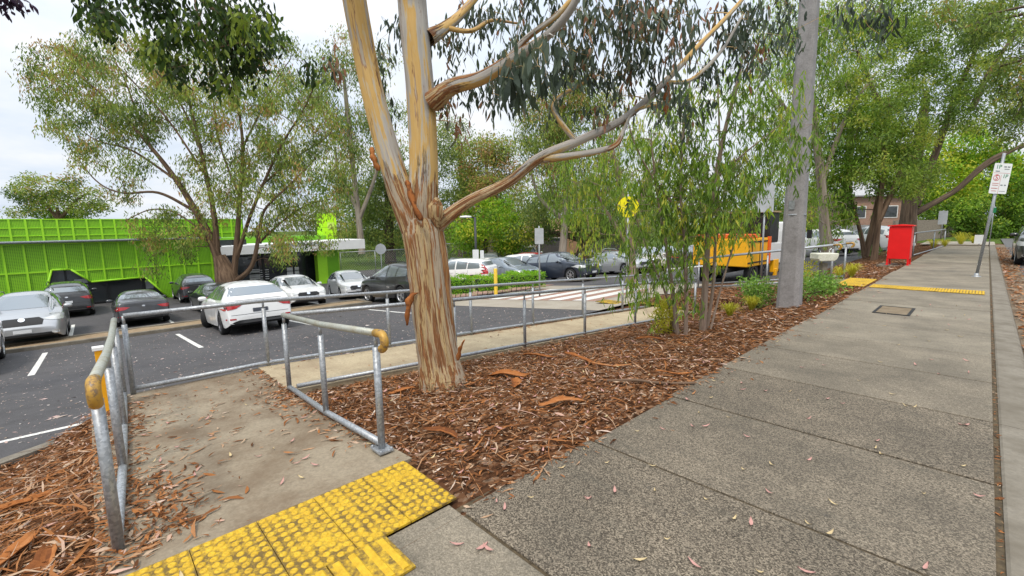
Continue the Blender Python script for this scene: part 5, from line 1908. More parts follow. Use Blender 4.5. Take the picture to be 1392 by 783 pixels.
T.limb(pxl([(606, 38, 5.1), (640, 42, 5.1), (668, 28, 5.2), (705, 32, 5.2)], 5.1), [wpx(7), wpx(6), wpx(4.5), wpx(3)], 8, .05, .3)
T.limb(pxl([(905, 112, 5.2), (940, 108, 5.3), (980, 70, 5.4), (1010, 20, 5.4)], 5.2), [wpx(6), wpx(5), wpx(5), wpx(3)], 8, .04, .3)
# limb that arches over the top left
T.limb(pxl([(478, -40, 4.75), (430, -100, 5.0), (360, -110, 5.4), (290, -90, 5.8), (230, -60, 6.0)], 4.8), [.10, .085, .07, .05, .03], 12, .05, .3)
rg = T.rng
hero = region(rg, [(655, 70, 60, 58, 15, 5.4), (640, 150, 45, 30, 5, 5.5), (700, 110, 45, 36, 6, 5.2), (765, 50, 60, 50, 12, 4.9), (835, 50, 80, 60, 30, 4.9), (885, 85, 50, 60, 15, 4.9), (800, 130, 70, 36, 8, 5.3),
                   (720, 8, 80, 24, 9, 5.2), (505, 95, 22, 55, 5, 5.6), (450, 95, 16, 18, 2, 5.6), (610, 140, 15, 55, 5, 5.5), (520, 150, 22, 22, 3, 5.8), (985, 60, 70, 60, 18, 5.8), (940, 130, 60, 40, 9, 5.8), (1040, 30, 60, 50, 14, 5.8),
                   (530, 30, 14, 30, 3, 5.5), (885, 15, 50, 20, 9, 4.9), (1160, 30, 60, 30, 5, 5.4), (640, 20, 40, 20, 5, 5.6)], 4.9, .45)
T.grow(hero, 5, .003, up=.25, k=.006, rough=.3)
T.leaves(hero, .18, 27, .12, .029, .68, 1.25, True, .2, .0028)
big = region(rg, [(722, 108, 28, 22, 5, 3.6), (700, 88, 20, 14, 3, 3.7), (752, 60, 24, 20, 3, 3.7)], 3.6, .2)
T.grow(big, 5, .003, up=.2, k=.006, rough=.3)
T.leaves(big, .12, 17, .15, .042, .82, 1.0, True, .15, .003)
T.build('gum_tree', 'big shedding gum with peeling orange and cream bark in the bark bed', 'tree', None, M_HERO, M_LF_HERO, True)
# dark leaved bough of the neighbouring tree that hangs in from the top left: its trunk stands out of view
T = Tree(31)
b0 = np.array([-10.5, -5.2, -.9])
T.limb(curve_pts([b0, b0 + np.array([.3, .2, 2.5]), b0 + np.array([.8, .6, 5.0]), b0 + np.array([1.5, 1.6, 7.6])], 20), [.3, .24, .2, .16], 14, .05)
T.limb(np.vstack([curve_pts([b0 + np.array([.8, .6, 5.0]), b0 + np.array([1.6, 2.0, 6.3]), at(150, -120, 6.8), at(230, -40, 6.6), at(300, 20, 6.4), at(350, 60, 6.3)], 30)]), [.14, .1, .07, .05, .03, .015], 8, .05)
T.limb(curve_pts([at(150, -120, 6.8), at(140, -40, 7.0), at(130, 10, 7.0)], 12), [.05, .03, .015], 6)
T.limb(curve_pts([at(265, -5, 6.5), at(272, 40, 6.2), at(282, 63, 6.0), at(305, 63, 6.0), at(328, 57, 6.0)], 14), [.02, .010, .009, .008, .005], 6)
cl = region(T.rng, [(230, 20, 115, 36, 36), (285, 70, 75, 46, 34), (345, 46, 50, 42, 24), (140, 12, 34, 20, 6), (310, 112, 26, 14, 4), (200, 60, 34, 22, 6), (432, 92, 16, 6, 2), (250, -40, 150, 40, 20)], 6.4, .8)
T.grow(cl, 5, .004, up=.1, k=.007)
T.leaves(cl, .21, 32, .115, .042, .6, 1.0, True, .26, .003)
T.build('overhanging_tree', 'dark leafy bough hanging in from the top left corner', 'tree', None, M_BARKBR, M_LF_DARK)
T = Tree(32)
b0 = np.array([-8.3, -5.6, -.7])
T.limb(curve_pts([b0, b0 + np.array([0, .3, 2.0]), b0 + np.array([.2, .8, 3.6]), at(-60, -30, 6.0), at(5, -8, 5.8)], 24), [.07, .05, .04, .02, .006], 8)
cl = region(T.rng, [(14, 0, 18, 10, 5), (-60, -20, 60, 30, 14)], 5.9, .3)
T.leaves(cl, .14, 22, .09, .04, .6, 1.0, True, .2, .003)
T.build('purple_plum_tree', 'sprig of dark purple leaves in the top left corner', 'tree', None, M_BARKDK, M_LF_PURPLE)

# hanging bark ribbons on the gum
def ribbon(label, pts, w, twist=.6, tone=.4, name='hanging_bark'):
    P = curve_pts(pts, 16); n = len(P)
    V = []
    for i, p in enumerate(P):
        t = i / (n - 1); a = twist * t * 3
        ww = w * (math.sin(PI * (.16 + .78 * t)) ** .35) * (1 + .25 * math.sin(t * 17 + w * 90)) / 2
        s_ = np.array([math.cos(a + .7), math.sin(a + .7), .1 * math.sin(t * 9)])
        c_ = np.array([-math.sin(a + .7), math.cos(a + .7), 0])
        V += [p - s_ * ww + c_ * ww * .5, p - s_ * ww * .2 - c_ * ww * .12, p + s_ * ww * .3 - c_ * ww * .12, p + s_ * ww + c_ * ww * .5]
    Q = [(4 * i + k, 4 * i + k + 1, 4 * i + 5 + k, 4 * i + 4 + k) for i in range(n - 1) for k in range(3)]
    o = np_mesh(name, np.array(V), np.array(Q), M_BARKSHEET, tone=np.clip(np.random.default_rng(len(label)).normal(tone, .12, len(Q)), 0, 1))
    md = o.modifiers.new('thick', 'SOLIDIFY'); md.thickness = .004
    return tag(o, label, 'bark strip')
ribbon('orange bark ribbon hanging from the left side of the gum trunk', [at(564, 398, 4.75), at(558, 405, 4.7), at(556, 420, 4.7), at(554, 442, 4.72)], .075, .5, .3)
ribbon('red brown bark ribbon hanging from the long right hand bough', [at(906, 112, 5.18), at(908, 128, 5.2), at(907, 143, 5.2), at(905, 156, 5.2)], .075, .3, .25)
ribbon('short splinter of bark standing off the trunk foot', [at(622, 490, 4.8), at(626, 475, 4.75), at(632, 462, 4.72)], .05, .5, .55)
ribbon('orange bark plate lodged in the fork of the gum', [at(572, 300, 4.62), at(562, 278, 4.64), at(556, 256, 4.70), at(553, 245, 4.74)], .065, .1, .22)
ribbon('torn bark flap on the left stem of the gum', [at(514, 232, 4.74), at(508, 215, 4.72), at(506, 200, 4.76)], .06, .3, .45)

# ---- spreading gum in the car park
T = Tree(5); D = 20.5
def W2(px): return px * D / FOC / 2
T.limb(pxl([(312, 415), (312, 395), (308, 375), (298, 348)], D), [W2(42), W2(33), W2(27), W2(15)], 14, .08)
for pts, r in (([(300, 360), (285, 322), (268, 290), (240, 245), (205, 200), (160, 150), (110, 105), (75, 90)], (34, 30, 26, 20, 14, 9, 5, 3)),
               ([(296, 350), (292, 300), (283, 250), (270, 190), (255, 130), (240, 75)], (24, 20, 16, 12, 8, 4)),
               ([(318, 375), (322, 330), (326, 270), (330, 200), (322, 130), (315, 80)], (24, 22, 16, 12, 7, 4)),
               ([(322, 350), (338, 300), (358, 250), (384, 195), (412, 150), (430, 110)], (16, 13, 11, 9, 6, 3)),
               ([(318, 385), (342, 362), (352, 320), (360, 285), (395, 250), (430, 215)], (22, 17, 14, 10, 7, 4)),
               ([(262, 285), (215, 262), (165, 262), (130, 245), (95, 200)], (13, 10, 7, 5, 3)),
               ([(240, 245), (180, 205), (130, 190), (90, 160)], (11, 8, 5, 3)),
               ([(280, 240), (230, 165), (180, 110), (150, 80)], (9, 7, 5, 3)),
               ([(300, 335), (262, 320), (230, 326), (205, 318)], (7, 6, 5, 3)),
               ([(352, 330), (385, 300), (415, 280), (450, 270)], (10, 8, 6, 3)),
               ([(270, 200), (250, 150), (215, 90), (190, 60)], (9, 7, 5, 3)), ([(330, 200), (355, 150), (375, 110), (395, 80)], (9, 7, 5, 3)), ([(205, 200), (185, 150), (170, 110), (150, 70)], (9, 7, 5, 3)),
               ([(358, 250), (400, 215), (440, 190), (460, 165)], (9, 7, 5, 3)), ([(326, 270), (300, 200), (290, 140), (285, 100)], (9, 7, 5, 3)), ([(285, 322), (240, 290), (205, 285), (170, 300)], (8, 6, 5, 3))):
    dj = T.rng.uniform(-2, 2)
    T.limb(pxl([(p[0], p[1], D + dj * i / len(pts)) for i, p in enumerate(pts)], D), [W2(x * .34) for x in r], 8, .05)
cl = region(T.rng, [(85, 100, 55, 48, 46), (140, 70, 60, 34, 34), (180, 120, 80, 60, 60), (115, 165, 60, 45, 30), (160, 220, 70, 50, 30), (240, 130, 60, 70, 50), (300, 150, 70, 80, 60), (370, 110, 70, 60, 46), (400, 170, 60, 60, 60),
                     (420, 245, 55, 60, 60), (360, 260, 50, 55, 46), (290, 250, 55, 60, 40), (390, 330, 26, 40, 20), (230, 310, 55, 25, 20), (205, 350, 18, 30, 8), (260, 340, 14, 25, 6), (430, 140, 30, 40, 20), (440, 300, 25, 40, 16)], D, 3.4)
T.grow(cl, 4, .012, up=.2, k=.006)
T.leaves(cl, .58, 96, .18, .045, .6, .8, False, .2, .007, .52, tw_n=3)
T.build('spreading_gum', 'wide spreading gum with a split trunk in front of the lime building', 'tree', None, M_BARKBR, M_LF_OLIVE)


def bg_tree(label, name, D, trunk, crowns, bark, leaf, R, per, ll, lw, droop=.5, chain=False, seed=1, dj=3.0, trunk_px=14, extra=(), flat=.8, group=None, tone0=.45, k=.006, twig=.012, n=4):
    T = Tree(seed)
    T.limb(pxl(trunk, D), [trunk_px * D / FOC / 2 * q for q in (1.25, 1, .85, .7, .4)], 10, .06)
    for pts, w0, w1 in extra:
        T.limb(pxl(pts, D), [w0 * D / FOC / 2, w1 * D / FOC / 2], 7, .05)
    cl = region(T.rng, crowns, D, dj)
    T.grow(cl, n, .012, up=.3, k=k)
    T.leaves(cl, R, per, ll, lw, droop, flat, False, .2, twig, tone0, chain, 2)
    return T.build(name, label, 'tree', group, bark, leaf)


BG = 'trees behind the car park'
bg_tree('small flat topped gum above the roof of the lime building on the left', 'gum_tree', 62, [(82, 330), (80, 300), (78, 282)], [(55, 262, 44, 16, 16), (105, 268, 42, 20, 20), (40, 285, 30, 10, 9), (120, 285, 30, 12, 9), (70, 245, 40, 8, 8)], M_BARKBR, M_LF_OLIVE, 1.6, 120, .42, .14, .3, seed=8, trunk_px=7, extra=[([(80, 300), (60, 275), (40, 262)], 5, 2), ([(80, 300), (105, 272), (120, 262)], 5, 2)], flat=.6, k=.004)
bg_tree('round dark tree just above the lime wall on the left', 'dark_tree', 64, [(75, 320), (75, 300)], [(72, 293, 34, 8, 16)], M_BARKDK, M_LF_MID, 1.6, 130, .4, .16, .3, seed=9, trunk_px=6, group=None)
bg_tree('pale trunked gum with brown hanging bark beyond the lime tower', 'gum_tree', 44, [(492, 345), (488, 300), (480, 230), (472, 150), (466, 90)], [(470, 130, 60, 60, 34), (500, 190, 45, 50, 28), (455, 210, 40, 60, 26), (480, 80, 50, 40, 14), (530, 160, 40, 40, 14)], M_BARKGUM, M_LF_OLIVE, 1.5, 110, .34, .09, .6, seed=10, trunk_px=8, extra=[([(488, 300), (510, 240), (520, 190)], 6, 3), ([(484, 280), (462, 240), (455, 200)], 6, 3)])
bg_tree('grey green gum behind the left stem of the big gum', 'gum_tree', 50, [(532, 372), (530, 330), (528, 280), (526, 220)], [(500, 255, 42, 45, 40), (530, 290, 50, 40, 40), (545, 230, 40, 40, 26), (480, 300, 30, 30, 18), (520, 330, 50, 16, 18)], M_BARKDK, M_LF_GREY, 1.3, 130, .34, .11, .5, seed=11, trunk_px=14)
bg_tree('tall grey green gum right of the big gum trunk', 'gum_tree', 52, [(628, 350), (630, 300), (628, 240), (622, 180)], [(620, 220, 34, 55, 40), (640, 270, 44, 44, 44), (610, 300, 40, 40, 34), (600, 190, 30, 30, 16)], M_BARKDK, M_LF_GREY, 1.5, 130, .34, .11, .5, seed=12, trunk_px=9, group=BG)
bg_tree('yellow topped gum standing highest in the middle distance', 'gum_tree', 48, [(668, 350), (664, 300), (662, 250), (660, 205)], [(662, 205, 34, 18, 26), (665, 240, 44, 30, 38), (690, 275, 40, 40, 34), (650, 285, 36, 40, 28)], M_BARKGUM, M_LF_OLIVE, 1.4, 130, .34, .11, .4, seed=13, trunk_px=7, tone0=.72, group=BG)
bg_tree('bright green tree behind the lamp post', 'broadleaf_tree', 42, [(660, 352), (660, 330), (664, 305)], [(672, 305, 36, 36, 40), (700, 320, 30, 22, 20), (640, 318, 26, 22, 18)], M_BARKDK, M_LF_BRIGHT, 1.2, 130, .30, .13, .4, seed=14, trunk_px=6, tone0=.4)
bg_tree('tall gum with pale limbs behind the blank grey sign', 'gum_tree', 36, [(764, 350), (768, 300), (770, 240), (768, 180), (760, 140)], [(760, 150, 50, 40, 44), (800, 180, 55, 50, 50), (740, 210, 36, 44, 34), (780, 240, 60, 40, 50), (735, 170, 34, 34, 24), (790, 130, 50, 30, 26)], M_BARKGUM, M_LF_OLIVE, 1.15, 110, .28, .08, .6, seed=15, trunk_px=9, extra=[([(768, 290), (800, 262), (825, 230)], 6, 3), ([(768, 300), (735, 270), (720, 230)], 6, 3)], tone0=.5)
bg_tree('dense dark gum low behind the navy four wheel drive', 'gum_tree', 40, [(790, 350), (800, 320), (815, 290)], [(760, 290, 44, 36, 40), (815, 300, 50, 30, 40), (860, 300, 40, 36, 34), (720, 300, 30, 30, 22)], M_BARKDK, M_LF_GREY, 1.25, 130, .28, .09, .5, seed=16, trunk_px=14, extra=[([(800, 330), (760, 318), (735, 312)], 8, 3), ([(800, 330), (840, 312), (870, 300)], 8, 3)])
bg_tree('weeping gum hanging over the parked cars in the middle', 'weeping_gum', 17, [(862, 392), (858, 340), (850, 290), (838, 230), (830, 190)], [(800, 235, 46, 40, 30), (850, 220, 50, 44, 32), (790, 280, 34, 30, 18), (845, 280, 44, 30, 22), (806, 328, 16, 20, 9), (880, 250, 40, 46, 20), (770, 250, 26, 26, 9), (850, 180, 44, 28, 16)], M_BARKYNG, M_LF_WILLOW, .52, 92, .17, .026, .85, True, seed=17, trunk_px=9, dj=1.8, tone0=.5, k=.005, twig=.006, extra=[([(858, 340), (820, 280), (800, 230)], 5, 2), ([(852, 300), (880, 250), (900, 210)], 5, 2)])

# ---- clump of young gums in the bark bed
T = Tree(21); D = 7.1
for i, (pts, w0, w1) in enumerate((([(921, 456), (915, 400), (905, 330), (893, 260), (885, 190)], 9, 3), ([(932, 458, 6.9), (933, 400, 6.9), (930, 320, 6.9), (925, 250, 6.9), (930, 170, 6.9), (938, 110, 6.8)], 8, 3),
                                   ([(955, 452), (958, 400), (962, 330), (970, 260), (985, 180), (1005, 100), (1015, 40)], 14, 4), ([(960, 450, 7.3), (968, 400, 7.3), (972, 340, 7.3), (976, 270, 7.3), (978, 190, 7.3), (975, 100, 7.3)], 7, 3),
                                   ([(966, 448, 7.0), (978, 400, 7.0), (992, 350, 7.0), (1010, 300, 7.0), (1035, 250, 7.0)], 4, 2), ([(918, 456, 7.3), (905, 400, 7.3), (880, 340, 7.3), (862, 290, 7.3)], 5, 2), ([(940, 300), (900, 260), (865, 200), (850, 150)], 4, 2), ([(966, 250), (1010, 210), (1060, 170)], 4, 2))):
    T.limb(pxl(pts, D), [w0 * .75 * D / FOC / 2, w1 * .7 * D / FOC / 2], 8, .06)
cl = region(T.rng, [(905, 225, 55, 60, 36), (960, 240, 60, 60, 38), (1010, 255, 48, 46, 28), (870, 260, 40, 50, 11), (1045, 285, 24, 30, 6), (930, 160, 60, 50, 20), (985, 130, 60, 60, 16), (1060, 200, 28, 60, 12), (950, 300, 60, 26, 22),
                     (872, 380, 14, 36, 8, 6.6), (920, 395, 26, 20, 4), (900, 325, 40, 26, 6), (1080, 160, 26, 50, 9), (1030, 110, 50, 60, 14), (940, 345, 40, 20, 8), (900, 355, 26, 22, 5)], D, 1.0)
T.grow(cl, 4, .004, up=.15, k=.005)
T.leaves(cl, .27, 52, .12, .021, .66, 1.0, True, .2, .0025, .42, True)
T.build('young_gum', 'clump of slender young gums with weeping leaves in the bark bed', 'tree', None, M_BARKYNG, M_LF_WILLOW)

# ---- the trees along the street on the right
SG = 'trees along the street'
bg_tree('pale trunked gum just right of the power pole', 'gum_tree', 21, [(1126, 348), (1120, 300), (1117, 255), (1110, 190), (1104, 120)], [(1110, 120, 40, 60, 24), (1060, 90, 46, 60, 20), (1140, 60, 60, 50, 22), (1090, 190, 50, 50, 24), (1130, 290, 20, 40, 14), (1030, 230, 30, 30, 14), (1085, 30, 60, 40, 24)], M_BARKGUM, M_LF_WILLOW, .75, 120, .2, .035, .75, True, seed=41, trunk_px=13, dj=2.2, extra=[([(1117, 250), (1150, 160), (1190, 100)], 7, 3), ([(1112, 200), (1070, 150), (1040, 110)], 7, 3)])
bg_tree('forked leafy tree in the bed left of the red box', 'broadleaf_tree', 22.5, [(1176, 350), (1170, 318), (1160, 280), (1150, 240)], [(1140, 210, 44, 40, 22), (1180, 190, 54, 46, 26), (1130, 275, 26, 40, 15), (1205, 235, 40, 34, 16), (1160, 150, 50, 34, 15), (1120, 180, 30, 30, 9)], M_BARKBR, M_LF_MID, .62, 170, .18, .065, .4, seed=42, trunk_px=5.5, dj=2.2, extra=[([(1176, 348), (1186, 310), (1196, 260), (1205, 220)], 9, 5)], tone0=.55)
bg_tree('rough barked tree with a peeling trunk beside the red box', 'gum_tree', 20.5, [(1187, 358), (1192, 320), (1196, 285), (1200, 240), (1205, 190)], [(1210, 200, 54, 46, 22), (1240, 160, 60, 44, 24), (1190, 130, 50, 40, 16), (1180, 240, 30, 26, 9), (1228, 250, 38, 24, 12)], M_BARKBR, M_LF_STREET, .60, 170, .17, .05, .45, seed=43, trunk_px=7, dj=2.2, extra=[([(1195, 300), (1215, 255), (1230, 215)], 8, 4)], tone0=.45)
bg_tree('massive tree behind the red box with a bough reaching right', 'gum_tree', 27, [(1232, 330), (1234, 305), (1236, 280), (1240, 240), (1250, 190), (1260, 130)], [(1260, 110, 64, 60, 24), (1230, 60, 60, 50, 20), (1300, 80, 60, 60, 22), (1290, 150, 54, 44, 20), (1245, 215, 50, 36, 18), (1340, 50, 50, 50, 12), (1210, 110, 44, 50, 13), (1180, 50, 50, 40, 12), (1270, 20, 80, 40, 15), (1345, 130, 50, 40, 11)], M_BARKDK, M_LF_STREET, .76, 190, .20, .065, .45, seed=44, trunk_px=19, dj=4, extra=[([(1240, 292), (1262, 280), (1300, 258), (1340, 225), (1392, 196)], 8.5, 4.5), ([(1245, 280), (1275, 200), (1300, 130), (1330, 60)], 10, 4), ([(1300, 258), (1350, 215), (1420, 190)], 6, 4), ([(1240, 270), (1215, 200), (1190, 130), (1165, 70)], 9, 4), ([(1320, 150), (1350, 90), (1392, 30)], 8, 3)], tone0=.42)
bg_tree('lime leaved tree beyond the street bough', 'broadleaf_tree', 46, [(1330, 325), (1328, 300), (1325, 270)], [(1290, 250, 50, 36, 44), (1340, 240, 50, 40, 44), (1390, 250, 40, 40, 30), (1270, 220, 36, 26, 20), (1330, 200, 40, 26, 20)], M_BARKDK, M_LF_BRIGHT, 1.35, 140, .32, .14, .4, seed=45, trunk_px=10, tone0=.6)  # bright lime is the leaf colour itself
bg_tree('dark leafy tree low beyond the end of the footpath', 'broadleaf_tree', 44, [(1360, 330), (1362, 310), (1365, 285)], [(1340, 290, 46, 26, 40), (1385, 290, 34, 30, 34), (1300, 298, 40, 22, 28), (1420, 260, 40, 50, 30), (1385, 318, 55, 12, 34), (1330, 320, 40, 8, 16)], M_BARKDK, M_LF_MID, 1.3, 140, .30, .13, .4, seed=46, trunk_px=10, tone0=.4)
# across the road: trunk beyond the right edge of the photo
T = Tree(47)
b0 = np.array([10.5, 24.0, -.1])
T.limb(curve_pts([b0, b0 + np.array([-.3, 0, 3]), b0 + np.array([-.8, -.3, 6]), b0 + np.array([-1.5, -.5, 9])], 20), [.45, .36, .3, .2], 14, .06)
for e in (at(1360, 90, 19), at(1340, 20, 19), at(1300, 40, 20), at(1390, 140, 18)):
    T.limb(curve_pts([b0 + np.array([-.8, -.3, 6]), (b0 + np.array([-.8, -.3, 6.8]) + e) / 2 + np.array([0, 0, .6]), e], 16), [.16, .1, .04], 7, .05)
cl = region(T.rng, [(1370, 40, 50, 50, 22), (1330, 20, 40, 34, 10), (1385, 110, 34, 44, 16), (1430, 80, 60, 90, 34), (1380, 165, 24, 26, 8), (1300, 10, 36, 20, 5)], 19, 2.4)
T.grow(cl, 4, .01, up=.2, k=.006)
T.leaves(cl, .62, 130, .2, .05, .5, .8, False, .2, .010, .4, tw_n=3)
T.build('gum_tree', 'olive gum leaning in from across the road at the top right', 'tree', None, M_BARKDK, M_LF_OLIVE)
bg_tree('tall green gum filling the top between the pole and the street trees', 'gum_tree', 34, [(1150, 340), (1150, 280), (1155, 200), (1160, 120)], [(1150, 30, 70, 50, 28), (1080, 50, 50, 60, 22), (1200, 20, 60, 40, 20), (1170, 110, 60, 50, 26), (1070, 150, 40, 50, 20), (1060, 250, 40, 40, 26), (1100, 290, 30, 30, 18), (1020, 290, 40, 30, 18)], M_BARKDK, M_LF_WILLOW, 1.0, 140, .26, .07, .55, seed=48, trunk_px=12, dj=4, tone0=.55)

# ---- undergrowth and far wood closing the view
T = Tree(60)
pts_ = []
for px in range(430, 1420, 7):
    for _ in range(3):
        d = T.rng.uniform(58, 74) if px < 900 else T.rng.uniform(50, 66)
        top_ = 262 + 26 * math.sin(px * .013) + T.rng.uniform(-14, 14)
        pts_.append(at(px + T.rng.uniform(-6, 6), T.rng.uniform(top_, 348), d))
T.leaves(pts_, 2.3, 120, .55, .22, .4, .8, False, .22, 0, .35)
o = np_mesh('far_wood', np.concatenate(T.LV), np.concatenate(T.LQ), M_LF_GREY, tone=np.concatenate(T.LT), smooth=False)
tag(o, 'mass of far trees and undergrowth behind the car park', 'trees', kind='stuff')


# ------------------------------------------------------------------ hedges, shrubs, tussocks
def hedge(label, px0, px1, d, h, dep):
    p, q = at(px0, 385, d), at(px1, 385, d + (px1 - px0) * .012)
    L = np.linalg.norm((q - p)[:2]); a = math.atan2(q[1] - p[1], q[0] - p[0])
    z = lotz((p[0] + q[0]) / 2) + .02
    root = empty('clipped_hedge', (p[0], p[1], z), a, label, 'hedge')
    rng = np.random.default_rng(int(px0))
    n = int(L * 2600)
    pos = rng.random((n, 3)) * np.array([L, dep, h])
    face = rng.integers(0, 5, n)
    pos[face == 0, 2] = h; pos[face == 1, 1] = 0; pos[face == 2, 1] = dep; pos[face == 3, 2] = h; pos[face == 4, 1] = 0
    bump = .05 * np.sin(pos[:, 0] * 9) + .04 * np.sin(pos[:, 0] * 23 + pos[:, 2] * 11)
    pos += rng.normal(size=(n, 3)) * .03
    pos[:, 2] += bump * (pos[:, 2] > h * .5); pos[:, 1] += bump * .6
    sel = (pos[:, 2] > .12 + .1 * rng.random(n)); pos = pos[sel]; n = len(pos)
    d_ = rng.normal(size=(n, 3)) + np.array([0, -.4, .6]); d_ /= np.linalg.norm(d_, axis=1)[:, None]
    V, Q = leaf_quads(pos, d_, .055 * rng.uniform(.7, 1.3, n), .035 * rng.uniform(.7, 1.3, n), rng)
    np_mesh('foliage', V, Q, M_LF_HEDGE, root, tone=np.clip(.5 + .2 * rng.normal(size=n), 0, 1), smooth=False)
    b = MB()
    for k in range(int(L / .22)):
        x = .1 + k * .22
        b.tube([(x, dep / 2, -.05), (x + .03, dep / 2 - .03, h * .45), (x + rng.uniform(-.1, .1), dep / 2, h * .85)], .012, 5)
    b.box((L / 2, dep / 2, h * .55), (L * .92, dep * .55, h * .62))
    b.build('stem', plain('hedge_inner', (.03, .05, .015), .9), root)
hedge('clipped bright green hedge beside the gum trunk', 604, 646, 17.4, .85, .8)
hedge('clipped bright green hedge behind the yellow bollard', 650, 695, 18.2, .72, .9)
hedge('clipped bright green hedge at the end of the crossing', 697, 742, 18.9, .74, .9)


def shrub(label, loc, R, h, n, ll, lw, leaf, name='shrub', cat='shrub', up=.3, group=None, seed=1, stems=9):
    rng = np.random.default_rng(seed)
    root = empty(name, loc, label=label, cat=cat, group=group)
    nb = 26
    cs = rng.normal(size=(nb, 3)); cs /= np.linalg.norm(cs, axis=1)[:, None]
    cs = cs * rng.uniform(.4, 1, (nb, 1)) * np.array([R, R, h * .5]) + np.array([0, 0, h * .52])
    V_, Q_, T_, k0 = [], [], [], 0
    for c in cs:
        m = n // nb
        pos = c + rng.normal(size=(m, 3)) * R * .17
        pos[:, 2] = np.maximum(pos[:, 2], .03)
        d_ = rng.normal(size=(m, 3)) * .7 + np.array([0, 0, up]) + (pos - np.array([0, 0, h * .3])) / R * .5
        d_ /= np.linalg.norm(d_, axis=1)[:, None]
        V, Q = leaf_quads(pos, d_, ll * rng.uniform(.6, 1.3, m), lw * rng.uniform(.7, 1.3, m), rng)
        V_.append(V); Q_.append(Q + k0); k0 += len(V); T_.append(np.clip(.5 + rng.normal() * .15 + .18 * rng.normal(size=m), 0, 1))
    np_mesh('foliage', np.concatenate(V_), np.concatenate(Q_), leaf, root, tone=np.concatenate(T_), smooth=False)
    b = MB()
    for c in cs[:stems]: b.tube([(rng.normal() * .04, rng.normal() * .04, -.05), tuple(c * .5 + np.array([0, 0, .05])), tuple(c)], .008, 5)
    b.build('stem', M_BARKDK, root)
    return root


def tussock(label, loc, R, h, n, leaf, group=None, seed=1):
    rng = np.random.default_rng(seed)
    V, Q, T_ = [], [], []
    for i in range(n):
        a = rng.uniform(0, 2 * PI); lean = rng.uniform(.1, 1.0) * R; hh = h * rng.uniform(.6, 1.1)
        b0 = np.array([math.cos(a), math.sin(a), 0]) * rng.uniform(0, .12) * R
        d = np.array([math.cos(a), math.sin(a), 0]); s_ = np.array([-d[1], d[0], 0]) * .006
        pts = [b0, b0 + d * lean * .35 + np.array([0, 0, hh * .6]), b0 + d * lean * .75 + np.array([0, 0, hh * .95]), b0 + d * lean * 1.15 + np.array([0, 0, hh * (1.0 - .35 * lean / R)])]
        k0 = len(V)
        for j, p in enumerate(pts):
            w = (1, .9, .6, .08)[j]
            V += [p - s_ * w, p + s_ * w]
        for j in range(3): Q.append((k0 + 2 * j, k0 + 2 * j + 1, k0 + 2 * j + 3, k0 + 2 * j + 2))
        T_ += [min(max(rng.normal(.5, .2), 0), 1)] * 3
    o = np_mesh('grass_tussock', np.array(V), np.array(Q), leaf, tone=T_, smooth=False)
    o.location = loc
    return tag(o, label, 'tussock', group)


def bed_at(px, py, d):
    p = at(px, py, d); return (p[0], p[1], bedz(p[0], p[1]) if p[0] > lot_edge(p[1]) else lotz(p[0]))
shrub('leafy shrub left of the power pole foot', bed_at(1032, 400, 9.6), .50, .62, 1500, .075, .028, M_LF_SHRUB, seed=2)
shrub('low leafy shrub right of the power pole foot', bed_at(1092, 398, 9.4), .46, .62, 1500, .075, .028, M_LF_SHRUB, seed=3)
shrub('spreading leafy shrub in front of the drinking fountain', bed_at(1118, 396, 10.2), .42, .42, 1100, .075, .028, M_LF_SHRUB, seed=4)
shrub('yellow green shrub under the fountain trough', bed_at(1098, 385, 11.4), .40, .62, 1100, .07, .024, M_LF_YELLOW, seed=5)
TG = 'yellow grass tussocks in the bark bed'
for i, (px, py, d, R, h, lab) in enumerate(((992, 425, 8.6, .24, .28, 'golden grass tussock alone left of the power pole'), (1022, 413, 9.2, .26, .30, 'golden grass tussock at the foot of the left shrub'), (1158, 372, 13.6, .36, .42, 'golden grass tussock right of the drinking fountain'), (1142, 376, 12.8, .26, .40, 'golden grass tussock between the fountain and the hooked rail'),
                                            (1268, 341, 26, .5, .5, 'golden tussock just right of the red box'), (1283, 340, 27, .5, .45, 'golden tussock second from the red box'), (1305, 338, 29, .8, .8, 'big golden tussock by the far pipe railing'), (1322, 338, 30, .5, .5, 'golden tussock at the end of the pipe railing'), (1213, 346, 22, .35, .3, 'dry tussock between the peeling trunk and the red box'))):
    tussock(lab, bed_at(px, py, d), R, h, 170, M_LF_YELLOW, TG, 70 + i)
for i, (px, py, d, lab) in enumerate(((1190, 338, 24, 'small round shrub by the forked tree trunk'), (1178, 344, 23, 'smaller round shrub below the round one by the fork'), (908, 442, 7.4, 'strappy green plant among the sapling stems'))):
    shrub(lab, bed_at(px, py, d), .35 if i < 2 else .28, .5, 900, .09, .02, M_LF_SHRUB if i != 2 else M_LF_YELLOW, seed=80 + i)
